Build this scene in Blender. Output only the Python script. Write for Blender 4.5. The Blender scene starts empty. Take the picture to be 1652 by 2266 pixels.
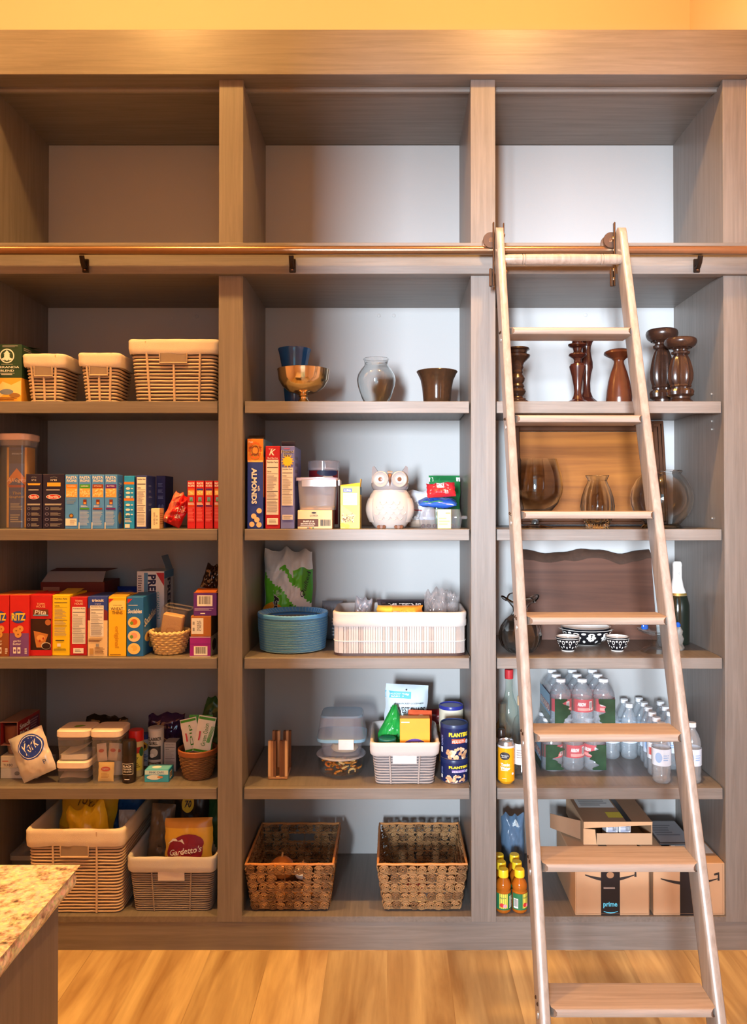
import bpy, math, random
from mathutils import Vector, Matrix, noise
rnd = random.Random(11)
S = bpy.context.scene
COL = S.collection
PI = math.pi

# ------------------------------------------------------------------ camera model
F, CX, CY = 1702.0, 871.0, 1096.4
PITCH = 0.0097
CAMY, CAMZ = -2.62, 1.517
cp, sp_ = math.cos(PITCH), math.sin(PITCH)
def P(px, py, Y):
    """point of the photograph (1652x2266) at depth Y -> X, Z"""
    dx = (px - CX) / F; dy = (CY - py) / F
    fy = cp - dy * sp_; fz = sp_ + dy * cp
    t = (Y - CAMY) / fy
    return dx * t, CAMZ + fz * t
def PX(px, Y): return P(px, 1100, Y)[0]
def YZ(py, Z):
    """depth at which row py meets height Z"""
    dy = (CY - py) / F
    t = (Z - CAMZ) / (sp_ + dy * cp)
    return CAMY + t * (cp - dy * sp_)

cam = bpy.data.cameras.new('camera'); camo = bpy.data.objects.new('camera', cam); COL.objects.link(camo)
camo.location = (0, CAMY, CAMZ); camo.rotation_euler = (PI / 2 + PITCH, 0, 0)
cam.sensor_fit = 'VERTICAL'; cam.sensor_height = 36; cam.sensor_width = 36
cam.lens = F / 2266 * 36
cam.shift_x = -(CX - 826) / 2266; cam.shift_y = -(1133 - CY) / 2266
cam.clip_start = 0.02
S.camera = camo

# ------------------------------------------------------------------ materials
def lin(c):
    return tuple(((x / 255 + .055) / 1.055) ** 2.4 if x > 10.3 else x / 255 / 12.92 for x in c)
_m = {}
def base(name):
    m = bpy.data.materials.new(name); m.use_nodes = True
    nt = m.node_tree; b = nt.nodes['Principled BSDF']
    return m, nt, b
def setv(b, **k):
    for n, v in k.items():
        b.inputs[n.replace('_', ' ')].default_value = v
def C(r, g, b_, rough=.5, var=.06, bump=0, scale=60, metal=0, spec=.4):
    """plain coloured material with a little procedural mottling"""
    key = (r, g, b_, rough, var, bump, scale, metal)
    if key in _m: return _m[key]
    m, nt, b = base('paint_%d_%d_%d' % (r, g, b_))
    c = lin((r, g, b_))
    N = nt.nodes.new; L = nt.links.new
    tc = N('ShaderNodeTexCoord'); no = N('ShaderNodeTexNoise'); no.inputs['Scale'].default_value = scale
    no.inputs['Detail'].default_value = 3
    L(tc.outputs['Object'], no.inputs['Vector'])
    mx = N('ShaderNodeMix'); mx.data_type = 'RGBA'
    mx.inputs[6].default_value = tuple(x * (1 - var) for x in c) + (1,)
    mx.inputs[7].default_value = tuple(min(1, x * (1 + var)) for x in c) + (1,)
    L(no.outputs['Fac'], mx.inputs[0]); L(mx.outputs[2], b.inputs['Base Color'])
    setv(b, Roughness=rough, Metallic=metal, Specular_IOR_Level=spec)
    if bump:
        bp = N('ShaderNodeBump'); bp.inputs['Strength'].default_value = bump; bp.inputs['Distance'].default_value = .002
        L(no.outputs['Fac'], bp.inputs['Height']); L(bp.outputs['Normal'], b.inputs['Normal'])
    _m[key] = m
    return m
def wood(name, c1, c2, axis='X', rough=.41, s=1.0, bump=.15, fine=1.0, spec=.45):
    m, nt, b = base(name)
    N = nt.nodes.new; L = nt.links.new
    tc = N('ShaderNodeTexCoord'); mp = N('ShaderNodeMapping')
    k = {'X': (3, 70, 70), 'Y': (70, 3, 70), 'Z': (70, 70, 3)}[axis]
    mp.inputs['Scale'].default_value = tuple(x * s for x in k)
    L(tc.outputs['Object'], mp.inputs['Vector'])
    no = N('ShaderNodeTexNoise'); no.inputs['Scale'].default_value = 1.0 * fine; no.inputs['Detail'].default_value = 8
    no.inputs['Roughness'].default_value = .65; no.inputs['Distortion'].default_value = .6
    L(mp.outputs[0], no.inputs['Vector'])
    rp = N('ShaderNodeValToRGB'); rp.color_ramp.elements[0].position = .3; rp.color_ramp.elements[1].position = .7
    rp.color_ramp.elements[0].color = lin(c1) + (1,); rp.color_ramp.elements[1].color = lin(c2) + (1,)
    L(no.outputs['Fac'], rp.inputs[0]); L(rp.outputs[0], b.inputs['Base Color'])
    bp = N('ShaderNodeBump'); bp.inputs['Strength'].default_value = bump; bp.inputs['Distance'].default_value = .001
    L(no.outputs['Fac'], bp.inputs['Height']); L(bp.outputs['Normal'], b.inputs['Normal'])
    setv(b, Roughness=rough, Specular_IOR_Level=spec)
    return m
def glassy(name, tint=(255, 255, 255), edge=.55, body=.06, haze=None, hz=.0, rough=.05):
    """thin clear wall: see-through straight on, reflective at grazing angles"""
    m, nt, b = base(name); nt.nodes.remove(b)
    N = nt.nodes.new; L = nt.links.new
    out = [n for n in nt.nodes if n.type == 'OUTPUT_MATERIAL'][0]
    tr = N('ShaderNodeBsdfTransparent'); tr.inputs[0].default_value = lin(tint) + (1,)
    gl = N('ShaderNodeBsdfGlossy'); gl.inputs['Roughness'].default_value = rough
    lw = N('ShaderNodeLayerWeight'); lw.inputs[0].default_value = .35
    pw = N('ShaderNodeMath'); pw.operation = 'POWER'; pw.inputs[1].default_value = 2.6
    L(lw.outputs['Facing'], pw.inputs[0])
    mr = N('ShaderNodeMapRange'); mr.inputs[3].default_value = body; mr.inputs[4].default_value = edge
    L(pw.outputs[0], mr.inputs[0])
    mx = N('ShaderNodeMixShader'); L(mr.outputs[0], mx.inputs[0])
    src = tr
    if haze:
        df = N('ShaderNodeBsdfDiffuse'); df.inputs[0].default_value = lin(haze) + (1,)
        m2 = N('ShaderNodeMixShader'); m2.inputs[0].default_value = hz
        L(tr.outputs[0], m2.inputs[1]); L(df.outputs[0], m2.inputs[2]); src = m2
    L(src.outputs[0], mx.inputs[1]); L(gl.outputs[0], mx.inputs[2]); L(mx.outputs[0], out.inputs[0])
    return m

# ------------------------------------------------------------------ mesh builder
class G:
    def __init__(s): s.v = []; s.f = []; s.mi = []; s.ms = []
    def slot(s, m):
        if m not in s.ms: s.ms.append(m)
        return s.ms.index(m)
    def add(s, vs, fs, m):
        o = len(s.v); s.v += [tuple(v) for v in vs]; k = s.slot(m)
        for f in fs: s.f.append([o + i for i in f]); s.mi.append(k)
    def box(s, x0, x1, y0, y1, z0, z1, m, b=0.0):
        if b <= 0:
            s.add([(x0,y0,z0),(x1,y0,z0),(x1,y1,z0),(x0,y1,z0),(x0,y0,z1),(x1,y0,z1),(x1,y1,z1),(x0,y1,z1)],
                  [(0,3,2,1),(4,5,6,7),(0,1,5,4),(1,2,6,5),(2,3,7,6),(3,0,4,7)], m); return
        # chamfered: two outline rings per level
        def ring(i, z):
            a0, a1, b0, b1 = x0 + i, x1 - i, y0 + i, y1 - i
            return a0, a1, b0, b1, z
        V = []
        def oct_(ins, z):
            c = b
            X0, X1, Y0, Y1 = x0 + ins, x1 - ins, y0 + ins, y1 - ins
            return [(X0+c-ins,Y0,z),(X1-c+ins,Y0,z),(X1,Y0+c-ins,z),(X1,Y1-c+ins,z),(X1-c+ins,Y1,z),(X0+c-ins,Y1,z),(X0,Y1-c+ins,z),(X0,Y0+c-ins,z)]
        for ins, z in ((b*.999, z0), (0, z0+b), (0, z1-b), (b*.999, z1)): V += oct_(ins, z)
        Fc = [tuple(range(7,-1,-1)), tuple(range(24,32))]
        for k in range(3):
            for i in range(8):
                j = (i+1) % 8
                Fc.append((8*k+i, 8*k+j, 8*k+8+j, 8*k+8+i))
        s.add(V, Fc, m)
    def hexa(s, p, m):
        s.add(p, [(0,3,2,1),(4,5,6,7),(0,1,5,4),(1,2,6,5),(2,3,7,6),(3,0,4,7)], m)
    def lathe(s, prof, m, n=32, c=(0,0,0), cap=True, wob=None, sx=1, sy=1):
        V = []; k = len(prof)
        for r, z in prof:
            for i in range(n):
                a = 2*PI*i/n
                rr = r * (wob(a, z) if wob else 1)
                V.append((c[0]+rr*math.cos(a)*sx, c[1]+rr*math.sin(a)*sy, c[2]+z))
        Fc = []
        for j in range(k-1):
            for i in range(n):
                i2 = (i+1) % n
                Fc.append((j*n+i, j*n+i2, (j+1)*n+i2, (j+1)*n+i))
        if cap:
            if prof[0][0] > 1e-5: Fc.append(tuple(range(n-1,-1,-1)))
            if prof[-1][0] > 1e-5: Fc.append(tuple((k-1)*n+i for i in range(n)))
        s.add(V, Fc, m)
    def tube(s, pts, r, m, n=8, closed=False):
        pts = [Vector(p) for p in pts]; V = []; Fc = []; K = len(pts); up = Vector((0,0,1))
        for i, p in enumerate(pts):
            a = pts[(i-1) % K] if (closed or i) else p
            b = pts[(i+1) % K] if (closed or i < K-1) else p
            t = (b-a).normalized() if (b-a).length > 1e-9 else Vector((0,0,1))
            u = t.cross(up if abs(t.z) < .95 else Vector((0,1,0))).normalized(); w = u.cross(t)
            rr = r(i/(K-1)) if callable(r) else r
            for j in range(n):
                q = 2*PI*j/n
                V.append(p + u*(rr*math.cos(q)) + w*(rr*math.sin(q)))
        for i in range(K if closed else K-1):
            i2 = (i+1) % K
            for j in range(n):
                j2 = (j+1) % n
                Fc.append((i*n+j, i2*n+j, i2*n+j2, i*n+j2))
        if not closed: Fc += [tuple(range(n)), tuple((K-1)*n+j for j in range(n-1,-1,-1))]
        s.add(V, Fc, m)
    def rod(s, a, b, r, m, n=16): s.tube([a, b], r, m, n)
    def grid(s, fn, nu, nv, m, flip=False):
        """fn(u,v) on [0,1]^2; m a material or a function of (u,v)"""
        o = len(s.v)
        for j in range(nv+1):
            for i in range(nu+1): s.v.append(tuple(fn(i/nu, j/nv)))
        for j in range(nv):
            for i in range(nu):
                a = o+j*(nu+1)+i
                f = [a, a+1, a+nu+2, a+nu+1]
                s.f.append(f[::-1] if flip else f)
                s.mi.append(s.slot(m((i+.5)/nu, (j+.5)/nv) if callable(m) else m))
    def prism(s, pts, y0, y1, m):
        """outline in x,z extruded along y"""
        n = len(pts)
        V = [(x,y0,z) for x,z in pts] + [(x,y1,z) for x,z in pts]
        s.add(V, [tuple(range(n)), tuple(range(2*n-1,n-1,-1))] + [(i, i+n, (i+1)%n+n, (i+1)%n) for i in range(n)], m)
    def build(s, name, parent=None, loc=(0,0,0), rot=(0,0,0), ang=.6):
        me = bpy.data.meshes.new(name); me.from_pydata(s.v, [], s.f); me.update()
        for m in s.ms: me.materials.append(m)
        me.polygons.foreach_set('material_index', s.mi)
        me.polygons.foreach_set('use_smooth', [True]*len(me.polygons))
        me.validate(); me.set_sharp_from_angle(angle=ang)
        o = bpy.data.objects.new(name, me); COL.objects.link(o)
        o.location = loc; o.rotation_euler = rot
        if parent: o.parent = parent
        return o
def tag(o, label, cat, group=None, kind=None):
    if label: o['label'] = label
    if cat: o['category'] = cat
    if group: o['group'] = group
    if kind: o['kind'] = kind
    return o
def thing(name, label, cat, loc=(0,0,0), rz=0, group=None):
    o = bpy.data.objects.new(name, None); COL.objects.link(o)
    o.location = loc; o.rotation_euler = (0,0,rz); o.empty_display_size = .05
    return tag(o, label, cat, group)
def struct(o): o['kind'] = 'structure'; return o
def dup(o, loc=None, rz=None, label=None, group=None, parent=None):
    c = o.copy(); COL.objects.link(c)
    if parent: c.parent = parent
    if loc is not None: c.location = loc
    if rz is not None: c.rotation_euler = (0,0,rz)
    if label: c['label'] = label
    if group: c['group'] = group
    for ch in list(o.children): dup(ch, parent=c)
    return c

# ------------------------------------------------------------------ lettering and flat print
_t = {}
def textmesh(t, bold):
    k = (t, bold)
    if k in _t: return _t[k]
    cu = bpy.data.curves.new('lettering', 'FONT'); cu.body = t; cu.size = 1; cu.resolution_u = 2
    cu.offset = bold; cu.fill_mode = 'FRONT'
    o = bpy.data.objects.new('lettering', cu); COL.objects.link(o)
    me = bpy.data.meshes.new_from_object(o.evaluated_get(bpy.context.evaluated_depsgraph_get()))
    V = [(v.co.x, v.co.y) for v in me.vertices]; Fc = [tuple(p.vertices) for p in me.polygons]
    bpy.data.objects.remove(o); bpy.data.curves.remove(cu); bpy.data.meshes.remove(me)
    if V:
        x0 = min(v[0] for v in V); x1 = max(v[0] for v in V); y0 = min(v[1] for v in V); y1 = max(v[1] for v in V)
        V = [((x-(x0+x1)/2), (y-(y0+y1)/2)) for x, y in V]
        _t[k] = (V, Fc, x1-x0, y1-y0)
    else: _t[k] = ([], [], 1, 1)
    return _t[k]
class Pr:
    """print on a surface: u,v run 0..1 over a face W x H metres; fn(a,b,layer_offset) -> local point"""
    def __init__(s, g, fn, W, H, sub=1, eps=.0003):
        s.g = g; s.fn = fn; s.W = W; s.H = H; s.sub = sub; s.l = eps; s.e = eps
    def _put(s, pts, fs, m):
        s.g.add([s.fn(a, b, s.l) for a, b in pts], fs, m); s.l += s.e*.5
    def rect(s, u0, v0, u1, v1, m):
        n = max(1, int(s.sub*abs(u1-u0))); k = max(1, int(s.sub*abs(v1-v0))) if s.sub > 1 else 1
        pts = [((u0+(u1-u0)*i/n)*s.W, (v0+(v1-v0)*j/k)*s.H) for j in range(k+1) for i in range(n+1)]
        fs = [(j*(n+1)+i, j*(n+1)+i+1, (j+1)*(n+1)+i+1, (j+1)*(n+1)+i) for j in range(k) for i in range(n)]
        s._put(pts, fs, m); return s
    def poly(s, pts, m):
        s._put([(u*s.W, v*s.H) for u, v in pts], [tuple(range(len(pts)))], m); return s
    def ell(s, u, v, ru, rv, m, n=28, rings=1, rot=0, r0=0):
        pts = []; fs = []
        if s.sub > 1: rings = max(rings, 4)
        for k in range(rings+1):
            q = r0+(1-r0)*k/rings
            for i in range(n):
                a = 2*PI*i/n; x = q*ru*s.W*math.cos(a); y = q*rv*s.H*math.sin(a)
                pts.append((u*s.W+x*math.cos(rot)-y*math.sin(rot), v*s.H+x*math.sin(rot)+y*math.cos(rot)))
        for k in range(rings):
            for i in range(n):
                j = (i+1) % n; fs.append((k*n+i, (k+1)*n+i, (k+1)*n+j, k*n+j))
        s._put(pts, fs, m); return s
    def text(s, t, u, v, h, m, w=None, rot=0, bold=.012, al='C', arc=0, shear=0):
        """h: letter height, w: width of the line, both as fractions of H and W (of W and H when rotated)"""
        V, Fc, tw, th = textmesh(t, bold)
        if not V: return s
        q = abs(math.sin(rot)) > .7
        hh = h*(s.W if q else s.H); sy = hh/th
        sx = (w*(s.H if q else s.W))/tw if w else sy
        pts = []
        for x, y in V:
            X = x*sx + (0 if al == 'C' else tw*sx/2 if al == 'L' else -tw*sx/2); Y = y*sy
            X += shear*Y
            if arc:
                R = tw*sx/arc; an = X/R; X, Y = math.sin(an)*(R+Y), math.cos(an)*(R+Y)-R
            pts.append((u*s.W+X*math.cos(rot)-Y*math.sin(rot), v*s.H+X*math.sin(rot)+Y*math.cos(rot)))
        s._put(pts, Fc, m); return s
    def lines(s, u0, v0, u1, v1, n, m, fill=.5, rag=.35):
        """rows too small to read"""
        for i in range(n):
            vb = v0+(v1-v0)*(i+.5-fill/2)/n; vt = v0+(v1-v0)*(i+.5+fill/2)/n
            e = u1-(u1-u0)*rag*rnd.random()
            s.rect(u0, vb, e, vt, m); s.l -= s.e*.5
        s.l += s.e*.5; return s
    def bars(s, u0, v0, u1, v1, m, n=14):
        x = u0
        while x < u1:
            w = (u1-u0)/n*rnd.choice((.25,.4,.7)); s.rect(x, v0, min(u1, x+w), v1, m); s.l -= s.e*.5; x += w+(u1-u0)/n*rnd.choice((.3,.5))
        s.l += s.e*.5; return s
def front(g, w, d, h, **k): return Pr(g, lambda a, b, l: (-w/2+a, -d/2-l, b), w, h, **k)
def rside(g, w, d, h, **k): return Pr(g, lambda a, b, l: (w/2+l, -d/2+a, b), d, h, **k)
def lside(g, w, d, h, **k): return Pr(g, lambda a, b, l: (-w/2-l, d/2-a, b), d, h, **k)
def topf(g, w, d, h, **k): return Pr(g, lambda a, b, l: (-w/2+a, -d/2+b, h+l), w, d, **k)
def curved(g, r, z0, z1, span=PI, c=(0,0,0), turn=0, **k):
    """print wrapped on a cylinder, u=.5 facing the room"""
    W = r*span
    return Pr(g, lambda a, b, l: (c[0]+(r+l)*math.sin((a-W/2)/r+turn), c[1]-(r+l)*math.cos((a-W/2)/r+turn), c[2]+z0+b), W, z1-z0, sub=k.pop('sub', 16), **k)
# ------------------------------------------------------------------ shared materials
TAUPE1, TAUPE2 = (109,101,95), (130,122,116)
W_V = wood('taupe_oak_upright', TAUPE1, TAUPE2, 'Z')
W_H = wood('taupe_oak_level', TAUPE1, TAUPE2, 'X')
W_D = wood('taupe_oak_deep', (104,96,90), (124,115,108), 'Y')
LAM = C(174,173,172, rough=.55, var=.03, scale=300)
WHITE = C(238,236,230); BLACK = C(24,22,24); INK = C(50,48,52)
BRONZE = C(96,74,58, rough=.32, var=.1, metal=.9)
DARKM = C(50,40,34, rough=.4, metal=.8)
TUBEM = C(150,118,92, rough=.28, metal=.85, var=.05)
def trueglass():
    m, nt, b = base('clear_glass'); setv(b, Base_Color=(.97,.99,.99,1), Roughness=.0, Transmission_Weight=1.0, IOR=1.45)
    N = nt.nodes.new; L = nt.links.new; out = [n for n in nt.nodes if n.type == 'OUTPUT_MATERIAL'][0]
    return m
CLEAR = trueglass()
THIN = glassy('thin_glass', (250,252,252), edge=.85, body=.03)
PLASTIC = glassy('clear_plastic', (246,246,248), edge=.6, body=.05, haze=(225,225,230), hz=.10)
HAZY = glassy('hazy_plastic', (240,240,246), edge=.5, body=.06, haze=(228,226,232), hz=.30)

# ------------------------------------------------------------------ room
XL, XR, YB, ZC, YF = -2.33, 1.2075, .50, 3.72, -2.80
def planks():
    m, nt, b = base('oak_floor_planks'); N = nt.nodes.new; L = nt.links.new
    tc = N('ShaderNodeTexCoord'); mp = N('ShaderNodeMapping'); mp.inputs['Rotation'].default_value = (0,0,PI/2)
    mp.inputs['Location'].default_value = (0, .02, 0)
    L(tc.outputs['Object'], mp.inputs[0])
    bk = N('ShaderNodeTexBrick'); bk.inputs['Scale'].default_value = 1; bk.inputs['Brick Width'].default_value = 1.8
    bk.inputs['Row Height'].default_value = .2; bk.inputs['Mortar Size'].default_value = .0012; bk.offset = .37
    bk.inputs['Color1'].default_value = (0,0,0,1); bk.inputs['Color2'].default_value = (1,1,1,1); bk.inputs['Mortar'].default_value = (.2,.2,.2,1)
    L(mp.outputs[0], bk.inputs[0])
    m2 = N('ShaderNodeMapping'); m2.inputs['Scale'].default_value = (14,1.3,14); L(tc.outputs['Object'], m2.inputs[0])
    ad = N('ShaderNodeVectorMath'); ad.operation = 'ADD'; L(m2.outputs[0], ad.inputs[0])
    sc = N('ShaderNodeVectorMath'); sc.operation = 'SCALE'; sc.inputs['Scale'].default_value = 9; L(bk.outputs['Color'], sc.inputs[0]); L(sc.outputs[0], ad.inputs[1])
    no = N('ShaderNodeTexNoise'); no.inputs['Scale'].default_value = 1; no.inputs['Detail'].default_value = 5; no.inputs['Distortion'].default_value = .8
    L(ad.outputs[0], no.inputs[0])
    wv = N('ShaderNodeTexNoise'); wv.inputs['Scale'].default_value = 6; wv.inputs['Detail'].default_value = 4; L(ad.outputs[0], wv.inputs[0])
    r1 = N('ShaderNodeValToRGB'); r1.color_ramp.elements[0].position = .3; r1.color_ramp.elements[1].position = .72
    r1.color_ramp.elements[0].color = lin((160,126,84)) + (1,); r1.color_ramp.elements[1].color = lin((216,190,140)) + (1,)
    L(no.outputs['Fac'], r1.inputs[0])
    mx = N('ShaderNodeMix'); mx.data_type = 'RGBA'; mx.blend_type = 'MULTIPLY'; mx.inputs[0].default_value = .45
    L(r1.outputs[0], mx.inputs[6])
    r2 = N('ShaderNodeMapRange'); r2.inputs[1].default_value = 0; r2.inputs[2].default_value = 1; r2.inputs[3].default_value = .42; r2.inputs[4].default_value = 1.2
    L(bk.outputs['Color'], r2.inputs[0]); L(r2.outputs[0], mx.inputs[7])
    m3 = N('ShaderNodeMix'); m3.data_type = 'RGBA'; m3.blend_type = 'MULTIPLY'; m3.inputs[0].default_value = .25
    L(mx.outputs[2], m3.inputs[6]); L(wv.outputs['Fac'], m3.inputs[7])
    L(m3.outputs[2], b.inputs['Base Color']); setv(b, Roughness=.5, Specular_IOR_Level=.25)
    return m
PAINT = C(238,206,182, rough=.8, var=.015, scale=200)
g = G(); g.box(XL-.1, XR+.1, -9, YB+.1, -.1, 0, planks()); struct(g.build('floor'))
g = G(); g.box(XL-.1, XR+.1, YF-.1, YB+.1, ZC, ZC+.1, C(236,230,218, rough=.9)); struct(g.build('ceiling'))
g = G(); g.box(XL-.1, XR+.1, YB, YB+.1, 0, ZC, PAINT); struct(g.build('wall_back'))
g = G(); g.box(XL-.1, XL, YF-.1, YB, 0, ZC, PAINT); struct(g.build('wall_left'))
g = G(); g.box(XR, XR+.1, YF-.1, YB, 0, ZC, PAINT); struct(g.build('wall_right'))
DX0, DX1, DZ = -.555, .34, 2.46      # the doorway behind the viewer
g = G()
g.box(XL-.1, DX0, YF-.1, YF, 0, ZC, PAINT); g.box(DX1, XR+.1, YF-.1, YF, 0, ZC, PAINT); g.box(DX0, DX1, YF-.1, YF, DZ, ZC, PAINT)
struct(g.build('wall_front'))
g = G(); g.box(-3.2, 1.5, -5.1, -5, 0, 1.02, PAINT); struct(g.build('daylight_blocker'))  # unseen low wall, added to keep the daylight off the lowest shelves

# ------------------------------------------------------------------ built-in shelving
BAYS = [(-2.2334,-1.4548), (-1.39,-.5973), (-.5157,.2632), (.3464,1.1253)]
SZ = [1.865, 1.4273, .9879, .5454, .1150]           # tops of the four shelves and the deck
SB = [1.8247, 1.3887, .951, .5071]
DB = .47
cab = thing('built_in_shelving', 'taupe oak floor-to-ceiling built-in pantry shelving with open compartments', 'shelving', (0,0,0))
CX0 = XL+.003; CX1 = XR-.003
g = G(); g.box(CX0, CX1, -.03, .05, 2.9672, 3.1211, W_H, .002); g.build('top_fascia', cab)
g = G(); g.box(CX0, CX1, .05, YB-.004, 2.9615, 2.985, W_H); g.build('top_panel', cab)
g = G(); g.box(CX0, CX1, .051, .062, 2.952, 2.9612, C(140,136,132, rough=.5)); g.build('trim_strip', cab)
g = G(); g.box(CX0, CX1, -.02, .02, 2.2935, 2.3996, W_H, .0015); g.build('rail_fascia', cab)
g = G(); g.box(CX0, CX1, .0205, DB, 2.302, 2.3905, W_H); g.build('fixed_shelf', cab)
sx = [(CX0,-2.2334), (-1.4548,-1.39), (-.5973,-.5157), (.2632,.3464), (1.1253,CX1)]
for a, b_ in sx:
    for z0, z1 in ((.0965, 2.2932), (2.4, 2.9668)):
        g = G(); g.box(a-.0005 if a > CX0 else a, b_+.0005 if b_ < CX1 else b_, 0, .019, z0, z1, W_V, .001); g.build('stile', cab)
    g = G(); g.box(a+.001, b_-.001, .0195, DB, .115, 2.9612, W_V); g.build('divider', cab)
g = G(); g.box(CX0, CX1, DB+.0005, YB-.005, .02, 2.96, LAM); g.build('back_panel', cab)
g = G(); g.box(CX0, CX1, .001, DB, .096, .1150, W_D); g.build('deck', cab)
g = G(); g.box(CX0, CX1, .004, .03, 0, .0958, W_H); g.build('plinth', cab)
for bi, (a, b_) in enumerate(BAYS):
    for k in range(4):
        g = G(); e = .0055
        g.box(a+e, b_-e, .010, .032, SB[k], SZ[k], W_H, .0012)
        g.box(a+.002, b_-.002, .0322, DB-.002, SZ[k]-.017, SZ[k], W_D)
        g.build('shelf', cab)
for px, py in ((838,698),(871,698),(381,704),(435,700),(1295,697)):
    x, z = P(px, py, DB); g = G(); g.lathe([(.0075,0),(.0075,.002),(.005,.003)], LAM, 16); g.build('screw_cap', cab, (x, DB+.0003, z), (PI/2,0,0))
for py in (872, 932, 950, 1147):
    x, z = P(1580, py, .10); g = G(); g.lathe([(.004,0),(.004,.003),(.0025,.004)], C(200,196,190, rough=.3, metal=.6), 12); g.build('shelf_pin', cab, (1.1254, .10, z), (0,-PI/2,0))

# ------------------------------------------------------------------ ladder rail
YT, ZT = -.058, P(700, 554, -.058)[1]
rail = thing('ladder_rail', 'long bronze rail tube across the shelving front that carries the ladder', 'rail', (0,0,0))
g = G(); g.rod((CX0+.01,YT,ZT), (CX1-.01,YT,ZT), .0145, TUBEM, 24); g.build('tube', rail)
for px in (178, 643, 1110, 1552):
    x = PX(px, -.06); g = G()
    z0 = ZT-.0143
    g.box(x-.011, x+.011, -.028, -.021, z0-.05, z0-.004, DARKM, .002)
    g.tube([(x,-.026,z0-.032),(x,-.038,z0-.034),(x,-.050,z0-.022),(x,YT,z0-.003)], .0085, DARKM, 10)
    g.lathe([(.004,0),(.004,.003),(.001,.005)], TUBEM, 10, (x,-.031,z0-.045))
    g.build('bracket', rail)

# ------------------------------------------------------------------ library ladder
LX0, LX1 = .357, .731
def LY(z): return -.268 + .354*(z-2.045)
LV = Vector((0,.3337,.9427)); LN = Vector((0,-.9427,.3337))
LADW = wood('ladder_oak', (128,114,104), (158,144,134), 'Z', rough=.32, spec=.5, bump=.05)
LADS = wood('ladder_tread_oak', (132,112,98), (166,146,132), 'X', rough=.36, spec=.5, bump=.05)
lad = thing('library_ladder', 'taupe wooden rolling library ladder leaning on the bronze rail', 'ladder', (.544, LY(0), 0))
o0 = Vector((.544, LY(0), 0))
def lrail(x0, x1):
    g = G(); zt = 2.425
    V = []; zz = [0, .02] + [zt*.25, zt*.5, zt*.75, zt-.03, zt-.008, zt]
    for k, z in enumerate(zz):
        sh = {6: .006, 7: .016}.get(k, 0)
        base_ = Vector((0, LY(z), z)) + LN*(-.006)
        dep = .072
        pr = []
        for t, q in ((0, .004), (.0035,.0006), (.009,0), (dep-.009,0), (dep-.0035,.0006), (dep,.004)): pr.append((t, q))
        ring = [(x0+q, t) for t, q in pr] + [(x1-q, t) for t, q in pr[::-1]]
        for x, t in ring:
            t2 = min(max(t, sh), dep-sh)
            if z == 0: p = Vector((x, LY(0)-.006/ .9427 + t2/.9427, 0))
            else: p = base_ - LN*t2; p.x = x
            V.append(p - o0)
    n = 12; Fc = [tuple(range(n)), tuple((len(zz)-1)*n+i for i in range(n-1,-1,-1))]
    for k in range(len(zz)-1):
        for i in range(n):
            j = (i+1) % n; Fc.append((k*n+i, (k+1)*n+i, (k+1)*n+j, k*n+j))
    g.add(V, Fc, LADW); return g.build('side_rail', lad, ang=.9)
lrail(LX0-.025, LX0); lrail(LX1, LX1+.025)
for k in range(8):
    z = 2.045 - .281*k
    if z < .05: break
    g = G(); y = LY(z); t = .011
    pr = [(y-.002,z+.004),(y+.001,z+.009),(y+.006,z+t),(y+.094,z+t),(y+.097,z+t-.003),(y+.097,z-t),(y+.006,z-t),(y+.001,z-.009),(y-.002,z-.004)]
    pr = [(a-o0.y, b) for a, b in pr]
    n = len(pr); x0, x1 = LX0+.0003-o0.x, LX1-.0003-o0.x
    ins = [.012 if i in (0,8) else .007 if i in (1,7) else 0 for i in range(n)]
    V = [(x0+i_, a, b) for (a, b), i_ in zip(pr, ins)] + [(x1-i_, a, b) for (a, b), i_ in zip(pr, ins)]
    g.add(V, [tuple(range(n)), tuple(range(2*n-1,n-1,-1))] + [(i, i+n, (i+1)%n+n, (i+1)%n) for i in range(n)], LADS)
    g.build('tread', lad)
    for s in (0, .022):
        q = Vector((LX0-.0252, y+.03+s, z+(.004 if s else .002))); b = G()
        b.lathe([(.0042,0),(.0042,.0012),(.002,.003)], BRONZE, 10); b.build('screw', lad, q-o0, (0,-PI/2,0))
    q = Vector((LX0-.0252, y+.028, z-.022)); b = G(); b.lathe([(.0055,0),(.0055,.0015),(.003,.003)], C(190,184,178, rough=.3, metal=.7), 10, sx=1.5); b.build('screw', lad, q-o0, (0,-PI/2,0))
zb = P(1250, 578, -.13)[1]; g = G(); w = LX1-LX0-.0004
g.lathe([(.0145,0),(.0165,.01),(.017,.03),(.0172,.055),(.0148,.057),(.0172,.059),(.0172,.063),(.0148,.065),(.0172,.067),(.018,w/2),
         (.0172,w-.067),(.0148,w-.065),(.0172,w-.063),(.0172,w-.059),(.0148,w-.057),(.0172,w-.055),(.017,w-.03),(.0165,w-.01),(.0145,w)], LADS, 24)
g.build('grab_bar', lad, Vector((LX0+.0002, LY(zb)+.03, zb))-o0, (0,PI/2,0))
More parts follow.
